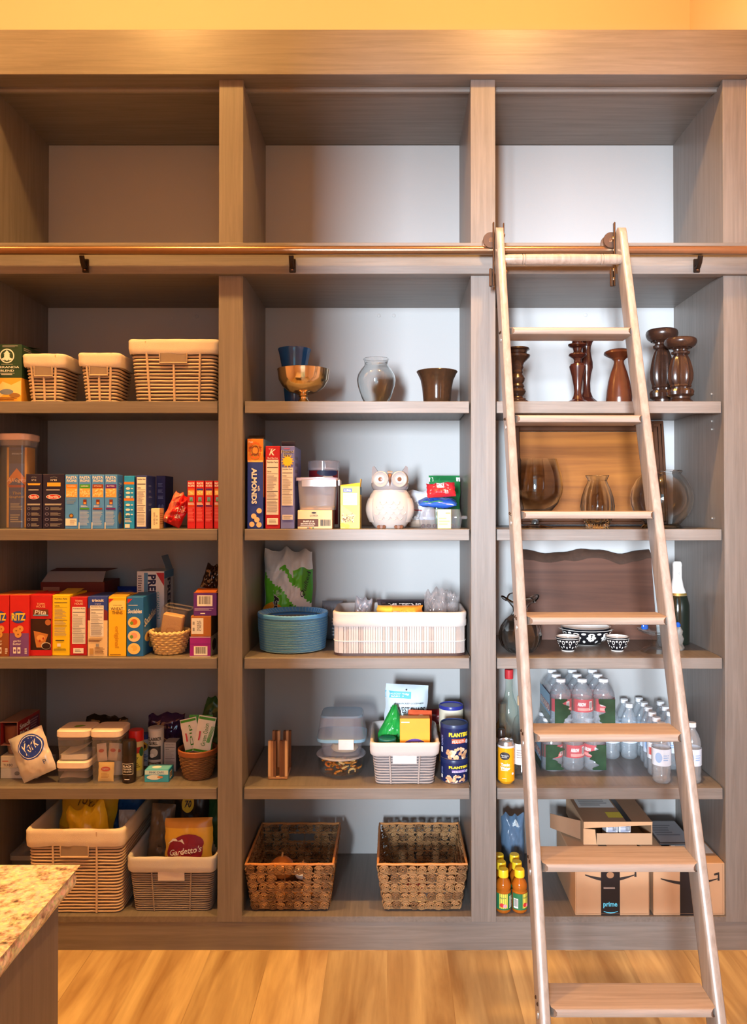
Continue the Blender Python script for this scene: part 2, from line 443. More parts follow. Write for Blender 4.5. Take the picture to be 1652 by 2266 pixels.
for xr in (LX0-.025, LX1):
    g = G(); x1 = xr-.0012; zc = ZT
    y0 = YT-.004
    g.box(x1-.005-o0.x, x1-o0.x, YT-.038-o0.y, YT-.023-o0.y, zc-.13, zc+.082, BRONZE, .0015)
    hk = g.build('roller_bracket', lad)
    g = G(); g.box(x1-.016-o0.x, x1-.006-o0.x, YT-.034-o0.y, YT-.024-o0.y, zc-.13, zc-.07, BRONZE, .002); g.build('strap', hk)
    g = G(); g.lathe([(.006,-.0195),(.026,-.0195),(.027,-.0175),(.026,-.0155),(.0130,-.0135),(.0128,.0135),(.026,.0155),(.027,.0175),(.026,.0195),(.006,.0195)], C(120,98,84, rough=.3, metal=.8), 36)
    g.lathe([(.008,-.0222),(.008,.0215)], TUBEM, 14)
    g.build('wheel', hk, (x1-.008-o0.x, YT-o0.y, zc+.0282), (PI/2,0,0))
    for dz in (.03, -.075, -.105):
        b = G(); b.lathe([(.008,0),(.0075,.003),(.004,.0055)], TUBEM, 14); b.build('bolt', hk, (xr+.0255-o0.x if xr < .5 else x1-.0052-o0.x, LY(zc+dz)+.03-o0.y if xr<.5 else YT-.026-o0.y, zc+dz), (0,PI/2 if xr < .5 else -PI/2,0))
g = G(); g.box(LX0+.0012-o0.x, LX0+.005-o0.x, YT-.05-o0.y, YT-.036-o0.y, ZT+.01, ZT+.075, BRONZE, .0015); g.build('clip_plate', lad)

# ------------------------------------------------------------------ kitchen island in front, left
def granite():
    m, nt, b = base('speckled_granite'); N = nt.nodes.new; L = nt.links.new
    tc = N('ShaderNodeTexCoord')
    v = N('ShaderNodeTexVoronoi'); v.inputs['Scale'].default_value = 170; v.inputs['Randomness'].default_value = 1
    n1 = N('ShaderNodeTexNoise'); n1.inputs['Scale'].default_value = 110; n1.inputs['Detail'].default_value = 4
    n2 = N('ShaderNodeTexNoise'); n2.inputs['Scale'].default_value = 45; n2.inputs['Detail'].default_value = 5
    for q in (v, n1, n2): L(tc.outputs['Object'], q.inputs['Vector'])
    r = N('ShaderNodeValToRGB'); e = r.color_ramp.elements
    e[0].position = .34; e[0].color = lin((96,72,54)) + (1,); e[1].position = .7; e[1].color = lin((244,228,196)) + (1,)
    for p, c in ((.42,(176,148,112)), (.5,(222,200,162))): x = e.new(p); x.color = lin(c) + (1,)
    ad = N('ShaderNodeMath'); ad.operation = 'MULTIPLY_ADD'; ad.inputs[1].default_value = .55; L(n1.outputs['Fac'], ad.inputs[0])
    m2 = N('ShaderNodeMath'); m2.operation = 'MULTIPLY'; m2.inputs[1].default_value = .45; L(n2.outputs['Fac'], m2.inputs[0]); L(m2.outputs[0], ad.inputs[2])
    L(ad.outputs[0], r.inputs[0])
    mx = N('ShaderNodeMix'); mx.data_type = 'RGBA'; mx.blend_type = 'MULTIPLY'; mx.inputs[0].default_value = .35
    L(r.outputs[0], mx.inputs[6]); L(v.outputs['Color'], mx.inputs[7])
    hs = N('ShaderNodeHueSaturation'); hs.inputs['Saturation'].default_value = .8; hs.inputs['Value'].default_value = 1.15; L(mx.outputs[2], hs.inputs['Color'])
    L(hs.outputs[0], b.inputs['Base Color']); setv(b, Roughness=.3, Specular_IOR_Level=.4)
    return m
GR = granite()
zc_ = CAMY+1.27
x1, ztop = P(178, 1914, zc_)
isl = thing('kitchen_island', 'island corner with a speckled cream granite top and dark taupe side', 'kitchen island', (x1-.45, zc_-.6, 0))
L0 = Vector((x1-.45, zc_-.6, 0))
g = G(); n = 40
# slab with a chiselled edge
V = []; Fc = []
rows = [(0,0),(.003,-.003),(.0045,-.011),(.003,-.019),(.005,-.028),(.009,-.036)]
def edge(i, k):
    return .0035*noise.noise(Vector((i*.31, k*1.7, 2.0))) if k else 0
xs0, xs1, ys0, ys1 = x1-.9, x1, zc_-1.15, zc_
path = [(xs1, ys0+(ys1-ys0)*i/n, 1, 0) for i in range(n+1)] + [(xs1-(xs1-xs0)*i/n, ys1, 0, 1) for i in range(1, n+1)]
path += [(xs0, ys0, -1, 0)]
for k, (ins, dz) in enumerate(rows):
    for i, (x, y, nx, ny) in enumerate(path):
        e = ins + edge(i, k); ex = x-(e if x > xs1-1e-6 else 0); ey = y-(e if y > ys1-1e-6 else 0)
        V.append((ex-L0.x, ey-L0.y, ztop+dz))
np_ = len(path)
for k in range(len(rows)-1):
    for i in range(np_):
        j = (i+1) % np_; Fc.append((k*np_+i, k*np_+j, (k+1)*np_+j, (k+1)*np_+i)[::-1])
Fc += [tuple(range(np_)), tuple((len(rows)-1)*np_+i for i in range(np_-1,-1,-1))]
g.add(V, Fc, GR); g.build('countertop', isl, ang=1.2)
bx = PX(134, zc_-.025)
g = G(); g.box(xs0+.05-L0.x, bx-L0.x, ys0+.05-L0.y, zc_-.025-L0.y, 0.002, ztop-.0375, wood('island_dark_oak', (92,78,68), (112,98,88), 'Z'), .002); g.build('body', isl)

# ------------------------------------------------------------------ light
def lamp(name, kind, loc, energy, color, rot=(0,0,0), **k):
    l = bpy.data.lights.new(name, kind); l.energy = energy; l.color = color
    for a, b in k.items(): setattr(l, a, b)
    o = bpy.data.objects.new(name, l); COL.objects.link(o); o.location = loc; o.rotation_euler = rot
    return o
WARM = (1.0, .54, .16)
for x, e, sp in ((-2.1, 20, 90), (-.95, 36, 175), (.5, 38, 175)):
    lamp('ceiling_bulb', 'POINT', (x, -.74, 3.64), e, WARM, shadow_soft_size=.05)
    lamp('ceiling_downlight', 'SPOT', (x, -.74, 3.64), sp, WARM, spot_size=math.radians(96), spot_blend=1.0, shadow_soft_size=.05)
# daylight of the room behind the viewer, through the doorway: a tall glass door and a window further left
for x, e, sx_, sy_, zc2 in ((-1.2, 1250, .6, 1.7, 1.65), (-2.2, 560, .6, 1.5, 1.6)):
    d = Vector((.3, 0, 1.5)) - Vector((x, -8.2, zc2))
    lamp('window_daylight', 'AREA', (x, -8.2, zc2), e, (.78, .89, 1.0), d.to_track_quat('-Z', 'Y').to_euler(), shape='RECTANGLE', size=sx_, size_y=sy_)
w = bpy.data.worlds.new('world'); S.world = w; w.use_nodes = True
w.node_tree.nodes['Background'].inputs[0].default_value = (.5,.8,1,1); w.node_tree.nodes['Background'].inputs[1].default_value = 2.1
S.view_settings.view_transform = 'Standard'; S.view_settings.look = 'None'; S.view_settings.gamma = 1; S.view_settings.use_curve_mapping = False
S.view_settings.exposure = 0.2
S.cycles.transparent_max_bounces = 48; S.cycles.max_bounces = 7; S.cycles.sample_clamp_indirect = 6
S.cycles.use_denoising = True
# ------------------------------------------------------------------ makers for the pantry goods
RED, DRED, NAVY, BLUE = C(196,28,34), C(140,20,26), C(30,28,62), C(40,70,176)
YEL, ORG, GRN, PUR, CYAN = C(246,206,40), C(240,140,34), C(70,160,50), C(104,34,130), C(30,156,236)
LBLUE = C(80,152,240); CREAM = C(240,222,184); KRAFT = C(184,146,112, rough=.7); BROWN = C(110,64,34); GREY = C(150,148,150); CRUST = C(222,168,92, bump=.3)
CLOTH = C(226,212,194, rough=.9, bump=.3, scale=500); WCLOTH = C(198,193,190, rough=.9, bump=.25, scale=500)
ROPE = C(204,178,152, rough=.8, bump=.5, scale=700, var=.12); ROPEG = C(168,160,158, rough=.8, bump=.5, scale=700, var=.12)
GAP = C(92,76,66, rough=.9); GAPG = C(104,98,100, rough=.9)
class Box:
    """carton whose front shows between px0 and px1 with its top at row pyt, standing at height z, front at depth Y"""
    def __init__(s, px0, px1, pyt, z, Y, d, m, b=.0012, gap=.0006, h=None):
        x0, x1 = PX(px0, Y)+gap, PX(px1, Y)-gap
        s.w = x1-x0; s.h = h or P(871, pyt, Y)[1]-z; s.d = d; s.c = Vector(((x0+x1)/2, Y+d/2, z)); s.g = G()
        s.g.box(-s.w/2, s.w/2, -d/2, d/2, 0, s.h, m, b)
        s.f = front(s.g, s.w, d, s.h); s.r = rside(s.g, s.w, d, s.h); s.l = lside(s.g, s.w, d, s.h); s.t = topf(s.g, s.w, d, s.h)
    def done(s, name, label, cat, group=None, rz=0):
        s.o = tag(s.g.build(name, None, s.c, (0,0,rz)), label, cat, group); return s.o
    def flap(s, pts, m, name='flap', th=.0008):
        """bent card flap: four corner points"""
        g = G(); a, b, c, d = [Vector(p) for p in pts]; n = (b-a).cross(d-a).normalized()*th
        g.hexa([a, b, c, d, a+n, b+n, c+n, d+n], m); return g.build(name, s.o)
def facts(p, u0, v0, u1, v1, paper=WHITE, head=True, title='Nutrition Facts'):
    p.rect(u0, v0, u1, v1, paper); w = u1-u0; h = v1-v0
    p.text(title, (u0+u1)/2, v1-h*.045, h*.032, INK, w=w*.88, bold=.03)
    p.rect(u0+w*.05, v1-h*.15, u1-w*.05, v1-h*.135, INK)
    p.rect(u0+w*.05, v1-h*.26, u1-w*.05, v1-h*.255, INK); p.rect(u0+w*.05, v0+h*.42, u1-w*.05, v0+h*.43, INK); p.rect(u0+w*.05, v0+h*.28, u1-w*.05, v0+h*.29, INK)
    p.text('Calories', u0+w*.06, v1-h*.215, h*.03, INK, w=w*.36, al='L', bold=.02)
    p.lines(u0+w*.07, v0+h*.45, u1-w*.07, v1-h*.28, 9, GREY, .35, .5); p.lines(u0+w*.07, v0+h*.31, u1-w*.07, v0+h*.41, 4, GREY, .4, .4); p.lines(u0+w*.07, v0+h*.04, u1-w*.07, v0+h*.26, 8, GREY, .4, .15)
def barcode(p, u0, v0, u1, v1):
    p.rect(u0, v0, u1, v1, WHITE); p.bars(u0+(u1-u0)*.1, v0+(v1-v0)*.18, u1-(u1-u0)*.1, v1-(v1-v0)*.1, INK)
def bake(g, rx=0, ry=0, rz=0):
    M = Matrix.Rotation(rz,3,'Z') @ Matrix.Rotation(ry,3,'Y') @ Matrix.Rotation(rx,3,'X')
    V = [M @ Vector(v) for v in g.v]; z0 = min(v.z for v in V)
    g.v = [(v.x, v.y, v.z-z0) for v in V]; return g
def bag(w, h, t, m, seed=0, crump=.16, n=22, back=None, jag=.0, fill=1.0):
    """pillow bag: front faces -y, foot at z=0"""
    g = G()
    def f(u, v, sd, off=0):
        U, V = 2*u-1, 2*v-1
        pr = max(0, 1-abs(U)**3.2)**.6*max(0, 1-abs(V)**5)**.8
        q = noise.noise(Vector((U*1.9+seed, V*1.9*h/w, sd*3.1+seed)))
        q2 = abs(noise.noise(Vector((U*4.3+seed*2, V*4.3*h/w+7, sd*2.3))))
        top = fill+(1-fill)*(1-v)
        y = sd*t/2*pr*top+sd*t*crump*(q-1.1*q2)*max(pr, .12)
        x = w/2*U*(1-.05*pr)+w*.03*noise.noise(Vector((V*3+seed, U, 1.3)))
        z = h*v+jag*h*noise.noise(Vector((U*3.1+seed, V, 5.7)))*v
        return Vector((x, y+sd*off, z))
    g.grid(lambda u, v: f(u, v, -1), n, n, m); g.grid(lambda u, v: f(u, v, 1), n, n, back or (m(.5,.5) if callable(m) else m), flip=True)
    return g, Pr(g, lambda a, b, l: f(a/w, b/h, -1, l), w, h, sub=10, eps=.0013)
def put(g, name, label, cat, loc, rx=0, ry=0, rz=0, group=None):
    bake(g, rx, ry, rz); return tag(g.build(name, None, loc, ang=.9), label, cat, group)
def rring(w, d, r, per=9):
    """points round a rounded rectangle, starting at the front left"""
    pts = []
    for cx, cy, a0 in ((w/2-r, -d/2+r, -PI/2), (w/2-r, d/2-r, 0), (-w/2+r, d/2-r, PI/2), (-w/2+r, -d/2+r, PI)):
        pts += [(cx+r*math.cos(a0+PI/2*k/3), cy+r*math.sin(a0+PI/2*k/3)) for k in range(4)]
    out = []
    for i in range(len(pts)):
        a, b = pts[i], pts[(i+1) % len(pts)]; L = math.dist(a, b); k = per if L > .04 else 1
        out += [(a[0]+(b[0]-a[0])*j/k, a[1]+(b[1]-a[1])*j/k) for j in range(k)]
    return out
def loft(g, rings, m, close=False):
    n = len(rings[0]); V = [p for r in rings for p in r]; K = len(rings)
    g.add(V, [(k*n+i, k*n+(i+1)%n, (k+1)*n+(i+1)%n, (k+1)*n+i) for k in range(K-1) for i in range(n)] + ([tuple(range((K-1)*n, K*n))] if close else []), m)
def rope_basket(name, label, cat, cx, y0, z, wt, dt, wb, db, h, n, lin, rope=ROPE, gap=GAP, cloth=CLOTH, group=None, handle=(.09,.03), rz=0, tab=None, cols=3, seed=0, base=None):
    t = thing(name, label, cat, (cx, y0+dt/2, z), rz, group)
    sz = lambda q: (wb+(wt-wb)*q, db+(dt-db)*q)
    g = G(); rr = .42*h/n
    for i in range(n):
        q = (i+.5)/n; w, d = sz(q)
        g.tube([(x+.0006*noise.noise(Vector((x*40, y*40, i*2.1+seed))), y, h*q*.985+.0016*noise.noise(Vector((x*22, y*22, i*1.7+seed)))) for x, y in rring(w-2*rr, d-2*rr, .018, 10)], rr*.82, rope, 6, closed=True)
    for s, dd in ((-1, 0), (1, 0)):
        for k in range(cols):
            u = (k+.5)/cols-.5
            a, b = sz(0), sz(1)
            qm = (h-lin-handle[1])/h if handle and s < 0 and abs(u)*a[0] < handle[0]*.55 else 1
            g.tube([(u*(a[0]+(b[0]-a[0])*q)*.92, s*((a[1]+(b[1]-a[1])*q)/2+.0005), h*q*.97+.002) for q in [qm*j/14 for j in range(15)]], rr*.8, rope, 6)
    g.build('woven_body', t)
    g = G(); rings = []
    for q in (0, 1):
        w, d = sz(q); rings.append([(x, y, .002+q*(h-.01)) for x, y in rring(w-3.2*rr, d-3.2*rr, .016)])
    loft(g, rings, gap); g.add([(x, y, .002) for x, y in rring(wb-3.2*rr, db-3.2*rr, .016)], [tuple(range(len(rings[0])))[::-1]], gap)
    g.build('basket_shell', t)
    if cloth:
        g = G(); rings = []
        for off, zz in ((.0025, h-lin), (.005, h-lin+.004), (.0055, h-lin*.6), (.0045, h-lin*.25), (.0045, h-.004), (.001, h+.002), (-.006, h+.001), (-.009, h-.012), (-.009, h*.5), (-.010, .012)):
            w, d = sz(min(1, zz/h)); R = []
            for x, y in rring(w+2*off, d+2*off, .02, 14):
                wv = noise.noise(Vector((x*26+seed, y*26, zz*30)))
                k = 1+(.014*wv+.006*noise.noise(Vector((x*70,y*70+seed,zz*22))) if off > .002 else 0)
                R.append((x*k, y*k, zz+(.0045*noise.noise(Vector((x*14+seed, y*14, 3.3))) if zz < h-lin+.01 and off > 0 else .0015*wv)))
            rings.append(R)
        loft(g, rings, cloth, close=True); g.build('cloth_liner', t, ang=1.2)
    if handle:
        hw, hh = handle; g = G(); q0, q1 = (h-lin-hh)/h, (h-lin+.004)/h
        y_0, y_1 = -sz(q0)[1]/2-.0035, -sz(q1)[1]/2-.0035
        m = tab or C(150,132,116, rough=.9)
        g.hexa([(-hw/2,y_0,h*q0),(hw/2,y_0,h*q0),(hw/2,y_0+.003,h*q0),(-hw/2,y_0+.003,h*q0),(-hw/2,y_1,h*q1),(hw/2,y_1,h*q1),(hw/2,y_1+.003,h*q1),(-hw/2,y_1+.003,h*q1)], m)
        if not tab: g.tube([(-hw/2,y_1-.001,h*q1),(-hw/2,y_0-.001,h*q0),(hw/2,y_0-.001,h*q0),(hw/2,y_1-.001,h*q1)], .003, rope, 6)
        g.build('handle', t)
    return t
def jar_lathe(name, label, cat, c, prof, m, group=None, n=40, cap=False, **k):
    g = G(); g.lathe(prof, m, n, cap=cap, **k); return tag(g.build(name, None, c, ang=.5), label, cat, group)
def child(parent, name, fn, loc=(0,0,0), rot=(0,0,0), ang=.6, label=None):
    g = G(); fn(g); o = g.build(name, parent, loc, rot, ang)
    if label: o['label'] = label
    return o
def rrbox(g, w, d, z0, z1, r, m, w2=None, d2=None, bot=True, top=True, seg=1, bev=0):
    """rounded-corner box; w2,d2 the size at the top"""
    w2 = w2 or w; d2 = d2 or d; R = []
    lv = [(0, z0)] + ([(0, z0+bev)] if bev else []) + ([(0, z1-bev)] if bev else []) + [(0, z1)]
    for i, (_, z) in enumerate(lv):
        q = (z-z0)/(z1-z0); ww, dd = w+(w2-w)*q, d+(d2-d)*q
        if bev and i in (0, len(lv)-1): ww -= 2*bev; dd -= 2*bev
        R.append([(x, y, z) for x, y in rring(ww, dd, r, 4)])
    n = len(R[0]); loft(g, R, m)
    if bot: g.add(R[0], [tuple(range(n))[::-1]], m)
    if top: g.add(R[-1], [tuple(range(n))], m)
Z1, Z2, Z3, Z4, Z5 = [z+.0003 for z in SZ]
# ================================================================== left bay
# ---- shelf 1
B = Box(-14, 47, 762, Z1, .04, .15, C(34,66,48)); f = B.f
f.rect(0, 0, 1, .42, C(232,170,60)); f.poly([(.02,.2),(.3,.36),(.62,.3),(.98,.38),(.98,.12),(.5,.2),(.2,.08)], C(244,210,140)); f.ell(.45,.18,.25,.05,C(120,130,150)); f.ell(.75,.12,.2,.04,C(150,110,60))
f.ell(.46,.80,.27,.125,WHITE).ell(.46,.80,.23,.105,C(34,66,48)); f.ell(.46,.80,.10,.085,WHITE); f.poly([(.33,.83),(.46,.90),(.59,.83),(.46,.86)], WHITE); f.poly([(.22,.74),(.38,.78),(.38,.72)],WHITE); f.poly([(.70,.74),(.54,.78),(.54,.72)],WHITE)
f.rect(.25,.655,.68,.66,WHITE); f.text('VERANDA',.5,.605,.036,WHITE,w=.84); f.text('BLEND',.48,.545,.036,WHITE,w=.5); f.rect(.2,.50,.75,.505,WHITE); f.lines(.25,.47,.75,.49,2,WHITE)
f.lines(.3,.95,.98,.985,3,GREY); f.lines(.05,.03,.9,.09,3,BROWN)
B.r.rect(0,0,1,.42,C(214,150,50)); B.r.lines(.1,.9,.6,.96,2,GREY)
B.done('coffee_box', 'dark green coffee pod carton with white round emblem and yellow foot', 'coffee box'); 
B.flap([(-B.w/2,-.03,B.h+.0005),(B.w/2,-.03,B.h+.0005),(B.w/2,.07,B.h+.012),(-B.w/2,.07,B.h+.012)], C(60,78,60))
def at(px0, px1, Y): a, b = PX(px0, Y), PX(px1, Y); return (a+b)/2, b-a
gW = 'cloth-lined rope baskets on the top left shelf'
cx, w = at(48,140,.03); h = P(0,784,.03)[1]-Z1
rope_basket('woven_basket', 'small cloth-lined rope basket beside the green coffee carton', 'basket', cx, .03, Z1, w, .17, w*.80, .14, h, 14, .045, group=gW, handle=(.062,.03), seed=1)
cx, w = at(171,262,.03); h = P(0,782,.03)[1]-Z1
rope_basket('woven_basket', 'small cloth-lined rope basket squeezed between another small and the large one', 'basket', cx, .03, Z1, w, .17, w*.80, .14, h, 14, .045, group=gW, handle=(.062,.03), seed=5)
cx, w = at(283,481,.06); h = P(0,752,.06)[1]-Z1
rope_basket('woven_basket', 'large cloth-lined rope basket against the upright on the top left shelf', 'basket', cx, .06, Z1, w, .26, w*.90, .22, h, 18, .05, group=gW, handle=(.095,.03), seed=9)

# ---- shelf 2
cx = -1.3305; t = thing('pasta_canister', 'tall clear pasta canister with a pale pink push lid', 'canister', (cx,.11,Z2))
hc = P(0,966,.05)[1]-Z2
child(t,'body',lambda g: rrbox(g,.102,.102,.0,hc-.03,.026,PLASTIC,top=False))
child(t,'neck',lambda g: (rrbox(g,.103,.103,hc-.03,hc-.012,.026,HAZY,.110,.110,bot=False,top=False)))
child(t,'lid',lambda g: (rrbox(g,.116,.116,hc-.012,hc+.012,.030,C(226,196,184,rough=.35),bev=.003), rrbox(g,.06,.06,hc+.012,hc+.0145,.02,C(232,206,196,rough=.35))))
B = Box(14,60,990,Z2+.003,.080,.06,C(206,150,60)); f = B.f
f.rect(.12,0,.88,1,C(34,56,120)); f.rect(.12,.80,.88,.97,C(22,34,84)); f.text('SPECIALTY',.5,.92,.018,C(170,180,220),w=.5)
f.poly([(.05,.60),(.5,.74),(.95,.60),(.95,.52),(.5,.62),(.05,.52)],C(196,110,48)); f.rect(.1,.50,.9,.53,C(150,50,30)); f.text('Allegra',.5,.585,.06,C(224,190,170),w=.95,bold=0,shear=.2)
f.text('Thin',.5,.43,.035,C(190,150,70),w=.42,shear=.2,bold=0); f.text('Spaghetti',.5,.38,.035,C(190,150,70),w=.72,shear=.2,bold=0); f.lines(.2,.22,.8,.31,5,GREY); f.lines(.2,.06,.8,.17,4,GREY)
B.r.rect(0,0,1,1,C(214,160,64)); B.done('spaghetti_packet', 'blue and amber spaghetti packet standing inside the clear canister', 'pasta packet')
gP = 'pasta boxes on the left shelf'
def navy_box(px0, px1, no, label):
    B = Box(px0,px1,1049,Z2,.04,.10,NAVY); f = B.f
    f.text('PENNE' if no == '12' else 'RIGATONI',.5,.945,.022,GREY,w=.32,arc=.8,bold=0); f.text('N'+chr(176)+no,.5,.89,.034,WHITE,w=.28)
    f.poly([(.1,.83),(.92,.83),(.86,.795),(.14,.795)] if no == '12' else [(.2,.845),(.82,.845),(.82,.775),(.2,.775)], C(240,176,60)); f.lines(.16,.70,.84,.72,1,WHITE,.6,.1)
    f.ell(.5,.585,.34,.045,WHITE).ell(.5,.585,.31,.038,RED).text('Barilla',.5,.585,.045,WHITE,w=.46,bold=.02)
    f.lines(.1,.43,.9,.46,2,WHITE,.5,.1)
    for k in range(4):
        v = .37-k*.1; f.ell(.2,v,.09,.028,C(120,118,150)).ell(.2,v,.06,.018,NAVY); f.lines(.36,v-.03,.92,v+.03,4,GREY,.45,.4)
    B.done('pasta_box', label, 'pasta box', gP)
navy_box(57,93,'12','narrower navy pasta box standing against the clear canister'); navy_box(94.5,143,'83','wider navy pasta box standing against the light blue boxes')
gR = 'light blue pasta mix boxes'
for (a,b_), c, lab, tx in (((143.5,173),C(214,140,40),'light blue pasta mix box with an orange banner','PARMESAN'),((173.5,201.5),GRN,'light blue pasta mix box with a green banner','HERBS'),((202,230.5),C(150,66,30),'light blue pasta mix box with a rust brown banner','FETTUCCINE'),((231,259.5),PUR,'light blue pasta mix box with a purple banner','BUTTER')):
    B = Box(a,b_,1050,Z2,.038,.055,LBLUE); f = B.f
    f.text('PASTA',.5,.945,.048,WHITE,w=.84,bold=.03); f.text('RONI',.5,.885,.048,WHITE,w=.74,bold=.03)
    f.rect(.08,.58,.94,.82,C(224,180,100)); f.rect(.08,.745,.94,.82,c); f.text(tx,.5,.785,.022,WHITE,w=.6)
    for k in range(26): f.ell(.14+.74*rnd.random(),.6+.13*rnd.random(),.09,.012,rnd.choice((C(244,214,140),C(236,194,96),C(250,230,176))),10,rot=rnd.random()*3); f.l -= f.e*.45
    if c != C(214,140,40):
        f.rect(.38,.45,.66,.54,C(120,50,30)); f.rect(.42,.45,.62,.49,C(220,160,80)); f.lines(.2,.40,.8,.43,2,WHITE); f.rect(.12,.355,.88,.385,c); f.lines(.1,.06,.9,.34,12,C(180,206,232),.45,.25); f.rect(.02,.0,.1,.12,WHITE)
    else:
        f.lines(.14,.46,.86,.56,5,C(120,140,160)); f.ell(.5,.24,.17,.04,C(90,60,30)).ell(.5,.24,.11,.025,C(190,150,70)); f.rect(.06,.06,.92,.19,WHITE); f.lines(.4,.08,.88,.17,5,GREY)
    B.r.text('PASTA RONI',.5,.6,.5,WHITE,w=.5,rot=-PI/2)
    B.r.ell(.5,.2,.3,.12,C(220,190,130))
    B.done('pasta_mix_box', lab, 'pasta mix box', gR)
B = Box(274,297,1053,Z2,.042,.05,CYAN); f = B.f
for v in (.84,.53): f.rect(0,v,1,v+.045,C(226,130,40))
for v in (.76,.68,.60,.45,.36,.27): f.ell(.4,v,.22,.022,WHITE); f.rect(.7,v-.01,.9,v+.01,WHITE)
f.ell(.4,.22,.2,.04,C(30,110,170)); f.rect(.12,.02,.6,.09,WHITE); f.lines(.1,.12,.9,.2,3,WHITE); B.r.rect(.3,0,1,1,C(232,140,30)); B.done('pasta_mix_box','narrow bright cyan meal box with orange stripes','meal box')
B = Box(300.5,325,1052,Z2,.042,.10,C(40,58,140)); facts(B.f,.08,.04,.92,.97)
for v in (.8,.7,.6,.45,.35): B.r.lines(.2,v-.02,.55,v+.02,2,C(120,140,210))
B.done('pasta_box','slim dark blue pasta box with white nutrition panel facing out','pasta box')
B = Box(345,366,1053,Z2,.155,.10,C(28,44,116)); 
for k in range(3): B.f.lines(.2,.55+.12*k,.8,.62+.12*k,3,C(110,130,200)); 
B.f.ell(.35,.4,.14,.05,C(90,110,180)); B.f.ell(.7,.4,.14,.05,C(90,110,180)); B.done('pasta_box','dark blue pasta box set behind the slim one with white panel','pasta box')
B = Box(331,350,1125,Z2,.022,.085,CREAM); B.f.text('ANGEL HAIR',.36,.5,.2,C(120,104,80),w=.62,rot=PI/2,bold=0); B.f.lines(.55,.2,.85,.7,3,C(190,176,150))
B.r.rect(.0,.0,1,1,C(206,178,136)); B.r.lines(.1,.2,.9,.8,6,C(160,120,90))
B.done('pasta_box','short cream pasta box in front of the dark blue boxes','pasta box',rz=.12)
g, p = bag(.068,.115,.04,lambda u,v: C(206,30,34,rough=.25) if u > .25+.2*v else C(226,120,96,rough=.25), 3.3, .3, jag=.1)
p.text('ZATA',.72,.55,.16,WHITE,w=.4,rot=.5); p.text('SEA',.72,.32,.12,WHITE,w=.3,rot=.5)
put(g,'snack_bag','crumpled shiny red bag slumped beside the red rice boxes','snack bag',(PX(375,.075),.086,Z2),ry=.42,rx=-.1)
gRR = 'red rice mix boxes by the upright'
for k,((a,b_),c,lab) in enumerate((((414,432),C(226,90,30),'red rice mix box beside the crumpled bag'),((433,451.5),C(50,60,140),'red rice mix box with a blue stripe, second from the crumpled bag'),((453,471),C(90,40,110),'red rice mix box with a purple stripe, third from the crumpled bag'),((473,487.5),C(220,120,40),'red rice mix box half hidden behind the upright'))):
    B = Box(a,b_,1064,Z2,.04 if k < 3 else .045,.09,RED); f = B.f
    f.text('RICE',.5,.95,.042,WHITE,w=.8,bold=.03); f.text('RONI',.5,.895,.042,WHITE,w=.8,bold=.03); f.rect(.1,.70,.9,.84,C(232,180,100)); f.rect(.1,.80,.9,.84,c)
    for q in range(8): f.ell(.2+.6*rnd.random(),.72+.07*rnd.random(),.1,.014,C(250,220,150),8); f.l -= f.e*.45
    f.rect(.3,.57,.7,.66,C(120,160,190)); f.poly([(.3,.57),(.7,.57),(.5,.63)],C(80,150,80)); f.lines(.1,.5,.9,.55,2,WHITE); f.rect(.1,.465,.9,.49,c); f.lines(.1,.15,.9,.45,10,C(226,110,110),.45,.3)
    B.done('rice_mix_box', lab, 'rice mix box', gRR)

# ---- shelf 3
gC = 'cracker boxes on the left shelf'
def ritz(px0, px1, low, lab, tx):
    B = Box(px0,px1,1317,Z3,.035,.15,C(206,36,38)); f = B.f; f.rect(0,0,1,.38,low)
    f.ell(.45,.64,.40,.10,C(40,60,150)).ell(.45,.64,.36,.09,C(56,80,170)); f.text('RITZ',.46,.645,.12,C(250,214,50),w=.72,bold=.04)
    for x,y in ((.35,.42),(.55,.45),(.45,.36)): f.ell(x,y,.18,.055,C(224,160,76)); f.ell(x,y,.05,.012,C(150,96,40),10)
    f.text(tx,.4,.25,.04,WHITE,w=.4); f.text('butter',.4,.205,.04,WHITE,w=.42)
    f.rect(.2,.05,.36,.15,WHITE); f.rect(.42,.05,.58,.15,WHITE); f.ell(.28,.1,.05,.02,low); f.ell(.5,.1,.05,.02,low); f.lines(.8,.04,.95,.14,3,WHITE)
    B.t.rect(.02,.02,.98,.98,C(196,110,50)); B.done('cracker_box', lab, 'cracker box', gC)
ritz(-16,21.5,C(150,84,48),'red cracker box with a brown lower part, first of the row','honey'); ritz(22.5,65.5,C(120,76,150),'red cracker box with a purple lower part','garlic')
B = Box(67.9,115.5,1319,Z3,.045,.16,C(200,28,36)); f = B.f
f.rect(.02,.1,.98,.62,C(52,26,20)); f.poly([(.16,.42),(.85,.36),(.62,.14),(.3,.14),(.22,.28)],C(196,126,62)); f.ell(.5,.30,.2,.05,C(226,166,90)); f.ell(.45,.25,.05,.02,C(176,50,30)); f.ell(.62,.29,.04,.02,C(176,50,30)); f.ell(.84,.56,.14,.05,C(180,110,60)); f.ell(.75,.17,.23,.06,C(200,190,170)).ell(.76,.165,.20,.05,C(52,26,20))
f.text('TOWN',.5,.87,.036,C(244,200,150),w=.36); f.text('HOUSE',.5,.825,.036,C(244,200,150),w=.42); f.rect(.14,.68,.86,.775,BROWN); f.rect(.14,.67,.86,.69,C(110,160,200)); f.text('Pita',.5,.73,.075,WHITE,w=.55,shear=.2)
B.done('cracker_box','red cracker box picturing a pita chip on dark brown','cracker box',gC)
